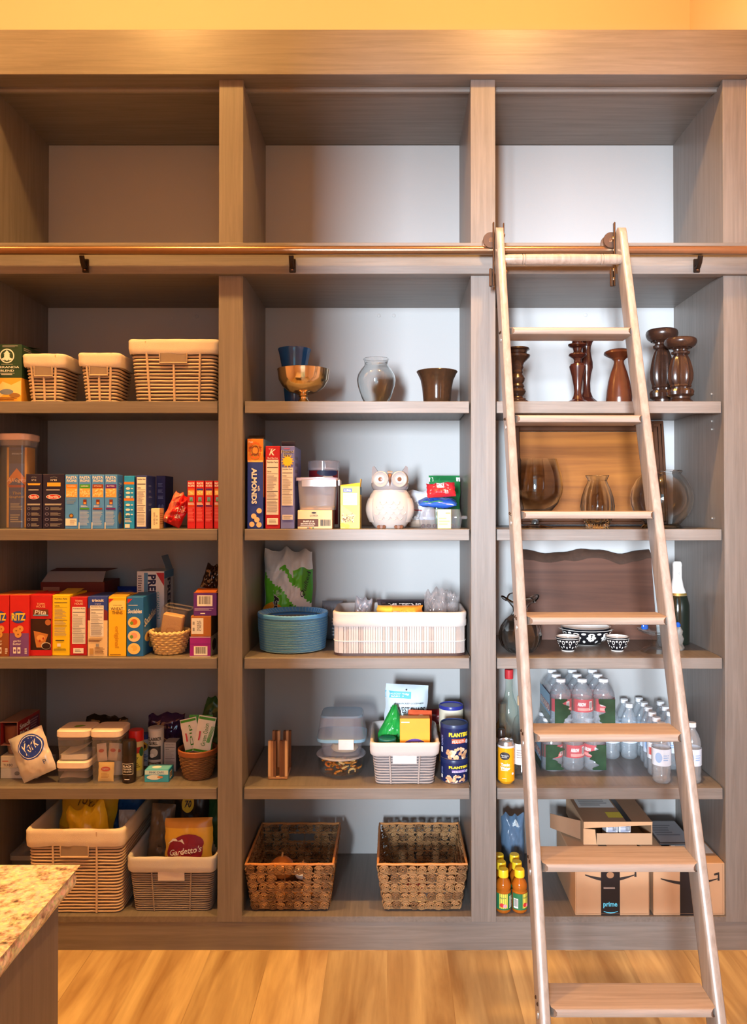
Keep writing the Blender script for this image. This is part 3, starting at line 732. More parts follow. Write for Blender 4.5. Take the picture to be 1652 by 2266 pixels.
B.flap([(-B.w/2,-.08,B.h+.0004),(B.w/2,-.08,B.h+.0004),(B.w/2,-.02,B.h+.008),(-B.w/2,-.02,B.h+.008)],C(190,40,40))
B = Box(116.5,155.5,1317,Z3,.05,.15,C(244,208,30)); facts(B.f,.08,.3,.9,.97,C(246,212,40)); B.f.text('Mandolin',.45,.25,.022,INK,w=.4,shear=.3) if False else B.f.lines(.2,.24,.7,.26,1,INK,.8,0); B.f.rect(.3,.15,.5,.2,WHITE); B.f.lines(.1,.08,.9,.12,3,INK,.4)
B.t.rect(.02,.02,.98,.98,C(236,196,30)); B.done('cracker_box','plain mustard yellow cracker box with small black print','cracker box',gC)
B.flap([(-B.w/2,-.02,B.h+.0004),(B.w/2,-.02,B.h+.0004),(B.w/2,.05,B.h+.010),(-B.w/2,.05,B.h+.010)],C(200,170,60))
B = Box(156,194.5,1321,Z3,.05,.15,C(196,30,40)); f = B.f; f.text('TOWN',.5,.93,.036,C(248,214,180),w=.42); f.text('HOUSE',.5,.885,.036,C(248,214,180),w=.48); facts(f,.12,.2,.9,.83); f.rect(.2,.04,.8,.13,WHITE); f.lines(.3,.06,.75,.11,2,GREY)
B.t.rect(.02,.02,.98,.98,C(150,50,46)); B.done('cracker_box','red cracker box with a large white nutrition panel','cracker box',gC)
B = Box(195,239.5,1320,Z3,.04,.13,C(44,70,170)); f = B.f; f.rect(0,.0,1,.6,C(232,206,160)); f.poly([(0,.6),(1,.6),(1,.75),(.5,.85),(0,.8)],C(120,40,50)); f.text('triscuit',.5,.935,.05,WHITE,w=.6,bold=.03); f.text('original',.5,.875,.02,WHITE,w=.3); facts(f,.12,.33,.8,.85); f.lines(.05,.24,.9,.3,3,BROWN); f.rect(.1,.03,.3,.13,C(190,150,90)); f.lines(.36,.03,.95,.15,6,BROWN,.4); f.rect(.42,.16,.58,.21,GREY)
B.t.rect(.02,.02,.98,.98,C(40,60,150)); B.done('cracker_box','blue and cream cracker box with white nutrition panel','cracker box',gC)
B = Box(240.5,280,1321,Z3,.036,.13,C(246,196,40)); f = B.f; f.rect(.06,.78,.94,.94,C(250,226,130)); f.text('WHOLE GRAIN',.5,.86,.016,BROWN,w=.5); f.text('WHEAT',.48,.80,.05,BROWN,w=.7); f.text('THINS',.5,.735,.05,BROWN,w=.6); f.text('original',.46,.33,.30,C(214,150,20),w=.36,rot=-PI/2,bold=.02); f.poly([(.03,.97),(.3,.97),(.03,.9)],RED); f.lines(.1,.02,.9,.04,1,BROWN)
B.t.rect(.02,.02,.98,.98,C(230,180,40)); B.done('cracker_box','golden yellow cracker box with lettering running down its front','cracker box',gC)
B.flap([(-B.w/2,-.06,B.h+.0004),(B.w/2,-.06,B.h+.0004),(B.w/2,.01,B.h+.007),(-B.w/2,.01,B.h+.007)],C(206,160,50))
B = Box(281,318,1321,Z3,.036,.15,C(34,110,190)); f = B.f
f.text('Sociables',.5,.76,.075,WHITE,w=.85,shear=.15,bold=.03); f.poly([(.05,.97),(.35,.97),(.05,.89)],RED); f.lines(.1,.85,.9,.87,1,WHITE)
for y,c in ((.57,C(236,206,130)),(.34,C(240,214,160)),(.13,C(240,210,120))):
    f.ell(.45,y,.38,.095,c); f.ell(.45,y+.01,.2,.05,C(214,110,50) if y > .5 else C(240,170,140) if y > .3 else C(232,190,90)); f.ell(.3,y-.01,.1,.03,C(110,160,60) if y > .2 else c)
p = B.r; p.text('Sociables',.5,.62,.14,WHITE,w=.85,rot=.25,shear=.2,bold=.03); p.ell(.4,.3,.3,.09,C(236,206,130)); p.ell(.7,.16,.3,.09,C(236,206,130)); p.ell(.42,.32,.14,.04,C(190,90,40)); B.done('cracker_box','bright blue box picturing three topped crackers','cracker box',gC)
B = Box(90,232,1288,Z3,.25,.16,C(96,34,34)); B.t.rect(.05,.1,.95,.9,C(80,28,28)); B.f.rect(.04,.80,.3,.92,C(150,110,100)); B.done('carton','large maroon carton with open grey flap behind the cracker boxes','carton')
w2 = B.w/2; B.flap([(-w2+.005,-.08,B.h+.0004),(w2-.005,-.08,B.h+.0004),(w2-.012,-.035,B.h+.036),(-w2+.012,-.035,B.h+.036)],C(150,150,158)); B.flap([(-w2+.012,-.034,B.h+.036),(w2-.012,-.034,B.h+.036),(w2,.06,B.h+.040),(-w2,.06,B.h+.040)],C(96,34,34))
g, p = bag(.10,.21,.06,C(32,60,160,rough=.3),8.1,.2); 
for k in range(4): p.ell(.25+.16*k,.8,.02,.01,WHITE)
put(g,'snack_bag','dark blue bag standing behind the blue and cream cracker box','snack bag',(PX(282,.30),.315,Z3),rx=-.1)
B = Box(303,364,1264,Z3,.22,.12,C(226,232,240)); f = B.f
f.rect(.26,.0,.4,.98,C(90,150,200)); f.lines(.04,.7,.22,.95,8,C(120,120,140)); f.text('PREMIUM',.55,.68,.3,C(24,40,90),w=.55,rot=-PI/2,bold=.04); f.text('original',.78,.55,.16,C(90,170,190),w=.36,rot=-PI/2,bold=0,shear=.2); f.poly([(.7,.98),(1,.98),(1,.8)],C(180,40,60))
B.r.rect(0,.9,1,1,C(90,150,200)); B.r.text('PREMIUM',.5,.52,.34,C(24,40,90),w=.75,rot=-PI/2,bold=.04)
B.t.rect(.02,.02,.98,.98,C(190,204,220)); B.done('cracker_box','tall white and blue saltine box with its top flap up','cracker box')
B.flap([(B.w/2-.0008,.055,B.h),(B.w/2-.0008,-.03,B.h),(B.w/2-.02,-.03,B.h+.055),(B.w/2-.02,.055,B.h+.055)],C(130,160,186))
# round straw basket with crispbread
cx = PX(376.5,.10); t = thing('straw_basket','small round pale straw basket beside the purple cartons','basket',(cx,.10,Z3+.0012)); rb, rt, hb = .044, .066, .075
def straw(g):
    for i in range(9):
        q = (i+.5)/9; r = rb+(rt-rb)*q**.7
        g.tube([((r+.0028*math.sin(k*PI/2+i*PI))*math.cos(2*PI*k/56), (r+.0028*math.sin(k*PI/2+i*PI))*math.sin(2*PI*k/56), hb*q) for k in range(56)], .0042, C(222,190,130,rough=.7,var=.15), 6, closed=True)
    for k in range(28):
        a = 2*PI*k/28; g.tube([((rb+(rt-rb)*q**.7)*math.cos(a),(rb+(rt-rb)*q**.7)*math.sin(a),hb*q) for q in (0,.2,.4,.6,.8,1)], .0026, C(206,172,112,rough=.7), 5)
child(t,'woven_wall',straw); child(t,'rim',lambda g: g.tube([((rt+.002*math.sin(k*PI))*math.cos(2*PI*k/48),(rt+.002*math.sin(k*PI))*math.sin(2*PI*k/48),hb+.002*math.cos(k*PI)) for k in range(48)],.006,C(230,200,142,rough=.7),7,closed=True))
child(t,'base',lambda g: g.lathe([(0,.003),(rb,.003),(rb,.006),(0,.006)],C(200,166,110)))
t = thing('crispbread_pack','clear tub of tan crispbread leaning in the straw basket','crispbread',(cx-.002,.10,Z3+.0135),0); M = Matrix.Rotation(.18,4,'Y') @ Matrix.Rotation(.12,4,'X')
def slab(g):
    g.box(-.036,.036,-.015,.015,.004,.125,C(224,178,118,bump=.5,scale=200),.004)
    q = front(g,.072,.030,.125); q.rect(.3,.45,.7,.62,C(214,164,104)); q.ell(.5,.53,.24,.1,C(206,152,92)); q.ell(.5,.53,.2,.08,C(224,178,118))
    bake(g,.12,.18)
child(t,'crispbread',slab)
def tub(g):
    rrbox(g,.074,.034,.002,.145,.008,PLASTIC,.088,.044,top=False); bake(g,.12,.18)
child(t,'clear_tub',tub); child(t,'rim',lambda g: (g.tube([(x,y,.146) for x,y in rring(.088,.044,.01)],.0025,PLASTIC,6,closed=True), bake(g,.12,.18), setattr(g,'v',[(x+.020,y-.017,z+.142) for x,y,z in g.v])))
# stacked cartons
B = Box(420,467,1409,Z3,.035,.10,C(150,30,140)); B.f.rect(0,.62,1,.64,C(110,20,110)); barcode(B.f,.2,.06,.85,.52); B.f.rect(0,0,1,.025,WHITE); B.f.rect(0,.97,1,1,WHITE); B.r.rect(0,0,1,1,C(176,170,160)); B.r.ell(.5,.5,.3,.3,C(60,50,40)); B.done('carton','magenta carton at the foot of the small stack','carton','small cartons stacked by the upright'); h1 = B.h
B = Box(422,468,1363,Z3+h1+.0004,.037,.10,C(170,104,44)); B.f.rect(.04,.12,.62,.9,C(224,222,218)); B.f.text('WHEAT',.36,.52,.11,INK,w=.5,rot=PI/2,bold=0); B.f.text('CRISP',.47,.52,.1,INK,w=.5,rot=PI/2,bold=0); B.f.lines(.1,.2,.2,.8,2,GREY); B.r.rect(0,0,1,1,C(70,60,50)); B.done('carton','tan carton with a grey label, middle of the small stack','carton','small cartons stacked by the upright'); h2 = h1+B.h+.0004
B = Box(428,480,1312,Z3+h2+.0004,.039,.11,C(92,40,130)); barcode(B.f,.16,.42,.82,.9); B.f.lines(.05,.22,.9,.34,3,C(190,170,210)); B.f.lines(.3,.06,.6,.14,1,WHITE); B.t.rect(0,0,1,1,C(180,96,40)); B.done('carton','purple carton with a barcode, topmost of the small stack','carton','small cartons stacked by the upright'); h3 = h2+B.h
B.flap([(-B.w/2+.004,-.05,B.h+.0004),(B.w/2-.004,-.05,B.h+.0004),(B.w/2-.004,-.01,B.h+.010),(-B.w/2+.004,-.01,B.h+.010)],C(190,104,44))
g, p = bag(.06,.09,.03,glassy('dark_film',(120,100,100),.6,.12,(70,50,50),.35),2.2,.3,jag=.15); put(g,'plastic_bag','dark clear bag lying on top of the purple carton','plastic bag',(PX(462,.12),.115,Z3+h3+.0012),rx=-.5,ry=.2)

# ---- shelf 4
zb = Z4; Yf = .07
B = Box(3.5,86,1700,zb,.10,.15,C(214,212,214)); B.f.ell(.45,.5,.07,.2,C(150,150,150)); B.f.text('milk',.45,.38,.14,C(110,110,110),w=.12); B.r.rect(0,0,1,1,C(196,196,200)); B.done('carton','flat pale grey carton on the shelf below a white one','carton'); hh = B.h
B = Box(3.5,42,1673,zb+hh+.0004,.10,.14,C(238,226,206)); B.f.lines(.1,.5,.6,.65,1,C(200,80,60)); B.f.text('TURBO',.45,.25,.2,C(90,80,74),w=.55); B.done('carton','flat white carton lying under the red pudding pack','carton',rz=0); hh2 = hh+B.h+.0004
t = thing('pudding_cup','brown pudding cup sitting on the flat white carton','pudding cup',(PX(38,.14),.14,zb+hh2+.0004))
child(t,'cup',lambda g: g.lathe([(0,0),(.022,0),(.025,.003),(.029,.032),(.031,.034)],C(176,140,110),28,cap=False)); child(t,'foil_lid',lambda g: g.lathe([(.034,.034),(.034,.0355),(0,.0355)],C(170,150,140,metal=.6,rough=.3),28))
x0, x1 = PX(3.5,.10), PX(41,.10); zt = zb+hh2+.037; hp = P(0,1598,.10)[1]-zt; w = x1-x0; d = .17
t = thing('pudding_pack','red and brown cardboard sleeve of pudding cups on a brown cup','pudding pack',((x0+x1)/2,.10+d/2,zt))
def sleeve(g):
    RM = C(150,40,44)
    g.box(-w/2,w/2,-d/2,d/2,hp-.0012,hp,C(150,120,106)); g.box(w/2-.0012,w/2,-d/2,d/2,0,hp-.0012,RM); g.box(-w/2,-w/2+.0012,-d/2,d/2,0,hp-.0012,RM); g.box(-w/2+.0012,w/2-.0012,-d/2,d/2,0,.0012,C(214,160,140))
    g.tube([(-w/2,-d/2-.001,hp),(w/2,-d/2-.001,hp),(w/2,-d/2-.001,.006)],.0015,C(220,170,150),5)
    p = rside(g,w,d,hp); p.rect(.0,0,.5,1,C(150,30,36)); p.text('Snack',.34,.72,.24,WHITE,w=.5,bold=.04); p.text('PACK',.32,.42,.2,WHITE,w=.42,bold=.04); p.rect(.55,.2,.95,.85,C(90,40,80)); p.lines(.56,.25,.92,.8,5,C(160,130,150))
child(t,'cardboard_sleeve',sleeve)
for yy in (-.05,.02): child(t,'pudding_cup',lambda g: (g.lathe([(0,.002),(.024,.002),(.027,.005),(.030,hp*.8)],C(150,90,64),28,cap=False), g.lathe([(.034,hp*.8),(.034,hp*.82),(0,hp*.82)],C(120,64,54),28)),(0,yy,0))
g, p = bag(.125,.16,.045,C(222,216,212,rough=.25,metal=.25),5.5,.14); p.ell(.6,.66,.36,.27,C(30,60,160)).ell(.6,.66,.33,.245,C(236,240,246)).ell(.6,.66,.31,.23,C(30,60,160)); p.text('York',.6,.68,.24,WHITE,w=.5,rot=.35,bold=.015,shear=.25); p.text('P',.85,.25,.1,C(70,80,130))
put(g,'candy_bag','silver candy bag with a blue oval sagging beside the stacked canisters','candy bag',(PX(90,.05),.055,zb),rx=-.14,ry=-.42)
def pop(name,label,px0,px1,pyt,z,Y,d,parts_,clearh=None,group='push-lid canisters on the lower left shelf'):
    x0,x1 = PX(px0,Y),PX(px1,Y); w = x1-x0; h = P(0,pyt,Y)[1]-z; t = thing(name,label,'canister',((x0+x1)/2,Y+d/2,z),0,group); lid = .026
    child(t,'body',lambda g: rrbox(g,w*.88,d*.88,0,h-lid-.005,.014,PLASTIC,w*.94,d*.94,top=False))
    child(t,'gasket',lambda g: rrbox(g,w*.95,d*.95,h-lid-.007,h-lid+.001,.016,C(120,114,118),bot=False,top=False))
    child(t,'lid',lambda g: (rrbox(g,w,d,h-lid,h,.018,C(240,222,208,rough=.3),bev=.004)))
    return t, w, h-lid
t,w,hb = pop('canister','low clear canister of grey powder, bottom of the stack',124,197,1686,zb,.045,.115,None)
child(t,'contents',lambda g: g.grid(lambda u,v: (-w*.4+w*.8*u,-.046+.092*v,.012+.018*math.sin(3*u+1)*math.sin(2.6*v+.3)+.01*u),10,10,C(196,186,184)))
hst = hb+.026+.0004
t,w,hb = pop('canister','clear canister with green leaf on its lid, atop the low one',124,198,1617,zb+hst,.045,.115,None)
child(t,'contents',lambda g: (rrbox(g,w*.8,.09,.003,.02,.012,C(226,222,220)), g.grid(lambda u,v: (-w*.4+w*.8*u,-.045+.09*v,.02+.03*u*u),8,6,C(226,222,220))))
child(t,'lid_leaf',lambda g: g.add([(-.012,-.012,hb+.0265),(.0,-.016,hb+.0265),(.022,-.004,hb+.0265),(.024,.006,hb+.0265),(.006,.012,hb+.0265),(-.01,.006,hb+.0265)],[(0,1,2,3,4,5)],C(120,160,60)))
t,w,hb = pop('canister','tall clear canister holding upright tea bags',199.5,268,1617,zb,.045,.115,None)
rt_ = t
for k,(x,y,z,a,b_,c) in enumerate(((-.022,-.02,.066,-.1,.12,C(226,206,190)),(.010,-.014,.066,.08,-.1,C(214,196,180)),(.022,.0,.06,.1,.12,C(206,190,176)))):
    g, p = bag(.034,.06,.008,c,k*2.1,.1,10); p.ell(.5,.6,.3,.1,C(190,60,50)); bake(g,-.1,a); o = tag(g.build('tea_bag',None,(t.location.x+x,t.location.y+y,t.location.z+z)),('pale tea bag with red mark at the left of the tall canister','pale tea bag in the middle of the tall canister','pale tea bag along the side of the tall canister')[k],'tea bag','tea bags in the clear canister')
g, p = bag(.054,.066,.008,C(238,206,130),1.2,.08,12); p.ell(.5,.66,.32,.12,C(200,40,40)); p.text('Lipton',.5,.66,.1,WHITE,w=.4); p.lines(.2,.2,.8,.45,4,C(200,150,60)); bake(g,-.08); tag(g.build('tea_bag',None,(t.location.x-.004,t.location.y-.036,t.location.z+.002)),'yellow tea sachet with a red oval behind the clear front','tea bag','tea bags in the clear canister')
g, p = bag(.036,.064,.010,C(236,226,214),4.2,.08,10); bake(g,-.05,.12,.5); tag(g.build('tea_bag',None,(t.location.x+.020,t.location.y+.020,t.location.z+.002)),'white tea sachet behind the yellow one in the tall canister','tea bag','tea bags in the clear canister')
def tin(name,label,cat,px,Y,z,r,h,parts_,group=None,dome=0):
    t = thing(name,label,cat,(PX(px,Y+r),Y+r,z),0,group); return t
t = tin('pepper_grinder','black cylindrical spice jar in front of the red-capped bottle','spice jar',288,.05,zb,.0235,.13,None); hj = P(0,1640,.06)[1]-zb
def jb(g):
    g.lathe([(0,0),(.021,0),(.0235,.003),(.0235,hj*.66)],C(44,34,32,rough=.3),32,cap=False); p = curved(g,.0235,0,hj*.66,PI); p.rect(.22,.32,.78,.72,C(30,26,28)); 
    for a in ((.22,.32,.78,.335),(.22,.705,.78,.72),(.22,.32,.24,.72),(.76,.32,.78,.72)): p.rect(*a,WHITE)
    p.text('BLACK',.5,.62,.08,WHITE,w=.42,bold=.03); p.text('PEPPER',.5,.52,.06,WHITE,w=.42); p.text('GRINDER',.5,.43,.05,WHITE,w=.42); p.lines(.38,.13,.62,.18,1,WHITE)
child(t,'jar',jb); child(t,'cap',lambda g: g.lathe([(.0237,hj*.66),(.0245,hj*.68),(.0235,hj*.95),(.020,hj),(0,hj)],C(36,32,32,rough=.3),32))
t = tin('spice_bottle','clear spice bottle with red cap and yellow-green label','spice bottle',303,.11,zb,.0255,.13,None); hj = P(0,1617,.12)[1]-zb
def jb(g):
    g.lathe([(0,0),(.0235,0),(.0255,.004),(.0255,hj*.72),(.023,hj*.77)],C(206,196,150,rough=.2),32,cap=False); p = curved(g,.0255,0,hj*.72,PI); p.rect(.1,.2,.9,.9,C(226,216,90)); p.rect(.1,.72,.9,.9,C(180,40,36)); p.text('Tony',.5,.58,.13,C(50,110,60),w=.4,shear=.2); p.ell(.85,.75,.12,.14,C(40,100,60)); p.lines(.2,.28,.8,.45,3,C(120,110,40))
child(t,'bottle',jb); child(t,'cap',lambda g: g.lathe([(.0262,hj*.77),(.0262,hj*.97),(.024,hj),(0,hj)],C(190,26,30,rough=.3),32))
t = tin('spice_bottle','white spice bottle with a yellow sunflower picture','spice bottle',324,.225,zb,.022,.12,None); hj = P(0,1625,.235)[1]-zb
def jb(g):
    g.lathe([(0,0),(.020,0),(.022,.003),(.022,hj*.8),(.018,hj*.85)],C(222,222,224),28,cap=False); p = curved(g,.022,0,hj*.8,PI)
    for k in range(14): p.ell(.5+.16*math.cos(k*.449),.8+.13*math.sin(k*.449),.075,.03,C(244,190,30),10,rot=k*.449)
    p.ell(.5,.8,.12,.09,C(96,50,20)); p.lines(.25,.2,.75,.5,5,C(90,120,170))
child(t,'bottle',jb); child(t,'cap',lambda g: g.lathe([(.019,hj*.85),(.019,hj),(0,hj)],C(60,70,150),28))
t = tin('baking_powder_can','tall white can with black lettering and a dark picture panel','can',347,.16,zb,.028,.14,None); hj = P(0,1615,.17)[1]-zb
def jb(g):
    g.lathe([(0,0),(.027,0),(.028,.002),(.028,hj-.002)],C(214,212,210,rough=.35),36,cap=False); p = curved(g,.028,0,hj,PI); p.text('CLABBER',.5,.79,.085,INK,w=.62,bold=.03); p.text('GIRL',.46,.69,.085,INK,w=.4,bold=.03); p.rect(.22,.3,.78,.62,C(54,58,66)); p.ell(.5,.47,.16,.1,C(196,196,196)); p.ell(.42,.40,.1,.05,C(230,230,230)); p.rect(.22,.12,.78,.24,C(90,76,70)); p.text('POWDER',.5,.18,.06,WHITE,w=.4); p.rect(0,0,1,.05,C(70,60,56))
child(t,'can',jb); child(t,'lid',lambda g: g.lathe([(.029,hj-.002),(.029,hj+.004),(.027,hj+.005),(0,hj+.004)],C(196,198,204,rough=.3),36))
B = Box(364,391,1643,zb,.17,.055,C(170,168,176)); facts(B.f,.06,.08,.94,.96,C(186,184,190)); B.r.rect(0,0,1,1,C(100,90,100)); B.done('carton','small grey carton with nutrition print behind the light blue box','carton')
B = Box(321,375,1704,zb,.065,.06,C(60,166,206)); B.f.rect(.02,.62,.98,.97,C(196,226,236)); B.f.text('PINK CAPS',.5,.8,.16,C(40,90,150),w=.6); B.f.ell(.4,.4,.3,.2,C(220,230,230)); B.f.ell(.65,.42,.12,.1,C(200,140,90)); B.r.rect(0,0,1,1,C(40,140,186)); barcode(B.r,.2,.2,.7,.75); B.t.rect(.05,.08,.95,.92,C(110,190,220)); B.t.ell(.4,.5,.2,.2,C(220,236,240)); B.done('carton','small light blue box lying at the shelf edge','carton')
# brown round basket with dip packets
cx = PX(440,.13); t = thing('wicker_basket','round dark brown wicker basket full of seasoning packets','basket',(cx,.125,zb))
BW = C(128,92,60,rough=.6,var=.2,bump=.4); rB=lambda q: .042+.024*q**.6
def wick(g):
    for i in range(15):
        q = (i+.5)/15; r = rB(q)
        g.tube([((r+.0016*math.sin(k*PI*.5+i*PI))*math.cos(2*PI*k/48),(r+.0016*math.sin(k*PI*.5+i*PI))*math.sin(2*PI*k/48),.1*q) for k in range(48)],.0033,BW,5,closed=True)
    g.lathe([(0,.002),(.042,.002)],BW)
child(t,'woven_wall',wick); child(t,'rim',lambda g: g.lathe([(rB(1)-.004,.086),(rB(1)+.003,.086),(rB(1)+.004,.101),(rB(1),.104),(rB(1)-.005,.1),(rB(1)-.004,.086)],C(146,84,48,rough=.5),40,cap=False))
for k,(x,y,a,rx,wd,hg,c,lab) in enumerate(((-.012,-.012,-.22,-.12,.06,.115,C(232,234,226),'white seasoning packet leaning left in the wicker basket'),(.016,-.022,.16,-.16,.062,.125,C(236,238,228),'white seasoning packet with a green onion picture'),(.004,.012,.02,-.05,.085,.125,C(80,176,80),'bright green seasoning packet behind the white ones'))):
    g, p = bag(wd,hg,.007,c,k*3.3,.06,12)
    if k < 2:
        p.rect(.03,.9,.97,.97,GRN); p.rect(.03,.02,.97,.08,GRN); p.text('Green Onion' if k else 'Dip',.55,.5,.26,C(60,140,50),w=.62,rot=PI/2-.0,bold=0); p.lines(.2,.2,.3,.7,1,C(200,60,80))
        if k: 
            for q in range(4): p.poly([(.72+.05*q,.3),(.76+.05*q,.3),(.86+.05*q,.75),(.84+.05*q,.75)],C(70,160,60))
    put(g,'seasoning_packet',lab,'seasoning packet',(cx+x,.125+y,zb+.086),rx=rx,ry=a,group='seasoning packets in the wicker basket')
g, p = bag(.11,.215,.04,C(60,96,50,rough=.3),6.6,.25,jag=.1); p.rect(.1,.55,.9,.75,C(40,70,40)); put(g,'snack_bag','dark green bag standing behind the wicker basket','snack bag',(PX(452,.30),.30,zb+.0),rx=-.15,ry=.3)
g, p = bag(.14,.16,.06,glassy('purple_film',(150,120,170),.6,.1,(84,54,110),.5),7.4,.25,jag=.12); put(g,'plastic_bag','purple clear bag at the back behind the white can','plastic bag',(PX(368,.33),.33,zb),rx=-.1)
g, p = bag(.16,.15,.06,glassy('olive_film',(110,100,90),.6,.1,(60,52,44),.5),9.4,.25,jag=.14); put(g,'plastic_bag','dark clear bag at the back behind the push-lid canisters','plastic bag',(PX(232,.33),.33,zb),rx=-.2)

# ---- bottom
zb = Z5; cx, w = at(62,274,.012); h = P(0,1836,.012)[1]-zb
Dp = .40
rope_basket('woven_basket','tall cloth-lined rope basket of snack bags behind the granite corner','basket',cx,.012,zb,w,Dp,w*.96,Dp*.95,h,26,.058,group='large storage baskets at the bottom left',handle=(.095,.034),seed=3,cols=2)
bx0, bh = cx, h
cx2, w2 = at(283,478,.02); h2 = P(0,1898,.02)[1]-zb
rope_basket('woven_basket','lower grey rope basket with white cloth liner against the upright','basket',cx2,.02,zb,w2,Dp-.01,w2*.88,Dp*.9,h2,24,.05,rope=C(150,136,128,rough=.8,bump=.5,scale=700),gap=C(84,76,74),cloth=WCLOTH,group='large storage baskets at the bottom left',handle=(.09,.03),seed=6,tab=C(206,196,192,rough=.9),cols=2)
g, p = bag(.20,.235,.065,lambda u,v: C(226,186,40,rough=.3) if v > .3 or u > .5 else C(196,150,30,rough=.3),2.7,.2,jag=.1); p.text('TOYO',.5,.7,.12,C(110,80,30),w=.4,rot=-.2); put(g,'chip_bag','yellow chip bag at the left inside the tall basket','chip bag',(cx-.045,.20,zb+.13),rx=-.12,ry=.10)
g, p = bag(.14,.22,.06,C(238,196,40,rough=.3),4.9,.18,jag=.12); put(g,'chip_bag','yellow chip bag with pointed corners at the front of the tall basket','chip bag',(cx+.045,.095,zb+.10),rx=-.05,ry=-.22)
g, p = bag(.13,.235,.05,C(44,104,180,rough=.3),6.3,.2,jag=.1); p.text('Party',.6,.8,.12,WHITE,w=.5,rot=.35); put(g,'chip_bag','blue bag poking up at the back of the tall basket','chip bag',(cx+.052,.30,zb+.125),rx=-.1,ry=.22)
g, p = bag(.06,.16,.04,C(214,206,200,rough=.3),1.9,.2); put(g,'snack_bag','small white bag tucked under the blue one in the tall basket','snack bag',(cx+.112,.19,zb+.12),rx=-.1)
g, p = bag(.165,.165,.045,lambda u,v: C(236,190,70,rough=.3) if v < .8 else C(206,150,70,rough=.3),3.1,.1); p.ell(.45,.36,.40,.29,C(150,30,50)).ell(.52,.5,.33,.2,C(140,30,60)).text('Gardetto\'s',.47,.37,.13,WHITE,w=.72,rot=.12,bold=.015,shear=.15); p.poly([(.06,.5),(.2,.62),(.4,.6),(.44,.5),(.36,.56),(.2,.57)],WHITE); p.lines(.3,.14,.6,.2,2,C(240,120,60))
put(g,'snack_bag','golden snack mix bag with a maroon oval at the basket front','snack bag',(cx2+.045,.075,zb+.13),rx=-.12,ry=-.02)
g, p = bag(.13,.26,.045,C(38,34,34,rough=.3),5.2,.15); p.ell(.45,.80,.18,.12,C(214,190,60)).text('70',.45,.80,.1,INK,w=.2,bold=.04); put(g,'snack_bag','black bag with a yellow egg-shaped spot behind the golden one','snack bag',(cx2+.02,.185,zb+.10),rx=-.08)
g, p = bag(.11,.26,.045,lambda u,v: C(70,110,60,rough=.3) if u+v > .9 else C(210,206,196,rough=.3),8.2,.2,jag=.08); put(g,'snack_bag','green and white bag beside the black one by the upright','snack bag',(cx2+.068,.26,zb+.10),rx=-.05,ry=.04)
g, p = bag(.085,.20,.04,C(98,86,74,rough=.3),7.7,.25); put(g,'snack_bag','dull brown bag at the left inside the lower grey basket','snack bag',(cx2-.075,.13,zb+.12),rx=-.15,ry=.05)
t = thing('food_container','clear lidded tub half hidden behind the tall basket and granite','food container',(-1.322,.24,zb)); 
hq = P(0,1856,.22)[1]-zb
child(t,'tub',lambda g: rrbox(g,.10,.14,0,hq-.05,.015,PLASTIC,.12,.16,top=False)); child(t,'lid',lambda g: (rrbox(g,.128,.168,hq-.05,hq-.034,.016,HAZY), rrbox(g,.10,.14,hq-.034,hq,.02,PLASTIC,.07,.11,bot=False)))
# ================================================================== middle bay
def lathe_thing(name, label, cat, px, Yc, z, prof, m, n=44, group=None, **k):
    return jar_lathe(name, label, cat, (PX(px, Yc), Yc, z), prof, m, group, n, **k)
def px2r(px0, px1, Yc): return (PX(px1, Yc)-PX(px0, Yc))/2
def H_(py, Y, z): return P(871, py, Y)[1]-z
# ---- shelf 1
h = H_(773,.25,Z1); r = px2r(615,688,.25)
BLG = glassy('blue_glass',(30,86,150),.6,.06,(36,104,190),.6)
t = thing('glass_vase','tall flared blue glass vase behind the silver footed bowl','vase',(PX(651,.25),.25,Z1))
child(t,'vase_wall',lambda g: g.lathe([(0,.004),(r*.5,.004),(r*.52,.0),(r*.54,.004),(r*.70,h*.5),(r*.80,h*.75),(r*.93,h*.93),(r,h-.002),(r*.99,h),(r*.95,h-.004),(r*.77,h*.75),(r*.66,h*.5),(r*.48,.012),(0,.010)],BLG,44,cap=False))
r = px2r(613,729,.10); h = H_(818,.10,Z1)
SIL = C(226,206,176,rough=.12,metal=1,var=.03)
t = thing('footed_bowl','shiny silver footed bowl with warm reflections','bowl',(PX(671,.10),.10,Z1))
child(t,'foot',lambda g: g.lathe([(0,0),(r*.36,0),(r*.37,.003),(r*.33,.006),(r*.20,.013),(r*.15,.020),(r*.145,.026),(r*.19,.029),(r*.16,.032),(r*.24,.036)],SIL,44,cap=False))
child(t,'bowl',lambda g: g.lathe([(0,.034),(r*.26,.036),(r*.55,.045),(r*.80,.064),(r*.94,.086),(r*.985,h-.006),(r*1.0,h-.001),(r*.975,h),(r*.95,h-.006),(r*.9,.085),(r*.76,.064),(r*.5,.047),(0,.040)],SIL,56,cap=False))
h = H_(795,.13,Z1); r = px2r(789,875,.13)
lathe_thing('glass_vase','clear round-bellied glass vase with a flared neck on the top middle shelf','vase',832,.13,Z1,[(0,.004),(r*.52,.004),(r*.55,.001),(r*.62,.006),(r*.78,h*.2),(r*.95,h*.42),(r,h*.55),(r*.95,h*.66),(r*.78,h*.78),(r*.63,h*.85),(r*.59,h*.90),(r*.63,h*.96),(r*.67,h),(r*.66,h+.001),(r*.57,h*.91),(r*.61,h*.84),(r*.76,h*.77),(r*.92,h*.65),(r*.97,h*.55),(r*.92,h*.42),(r*.75,h*.2),(r*.58,.012),(0,.010)],CLEAR)
h = H_(822,.12,Z1); r = px2r(921,1012,.12)
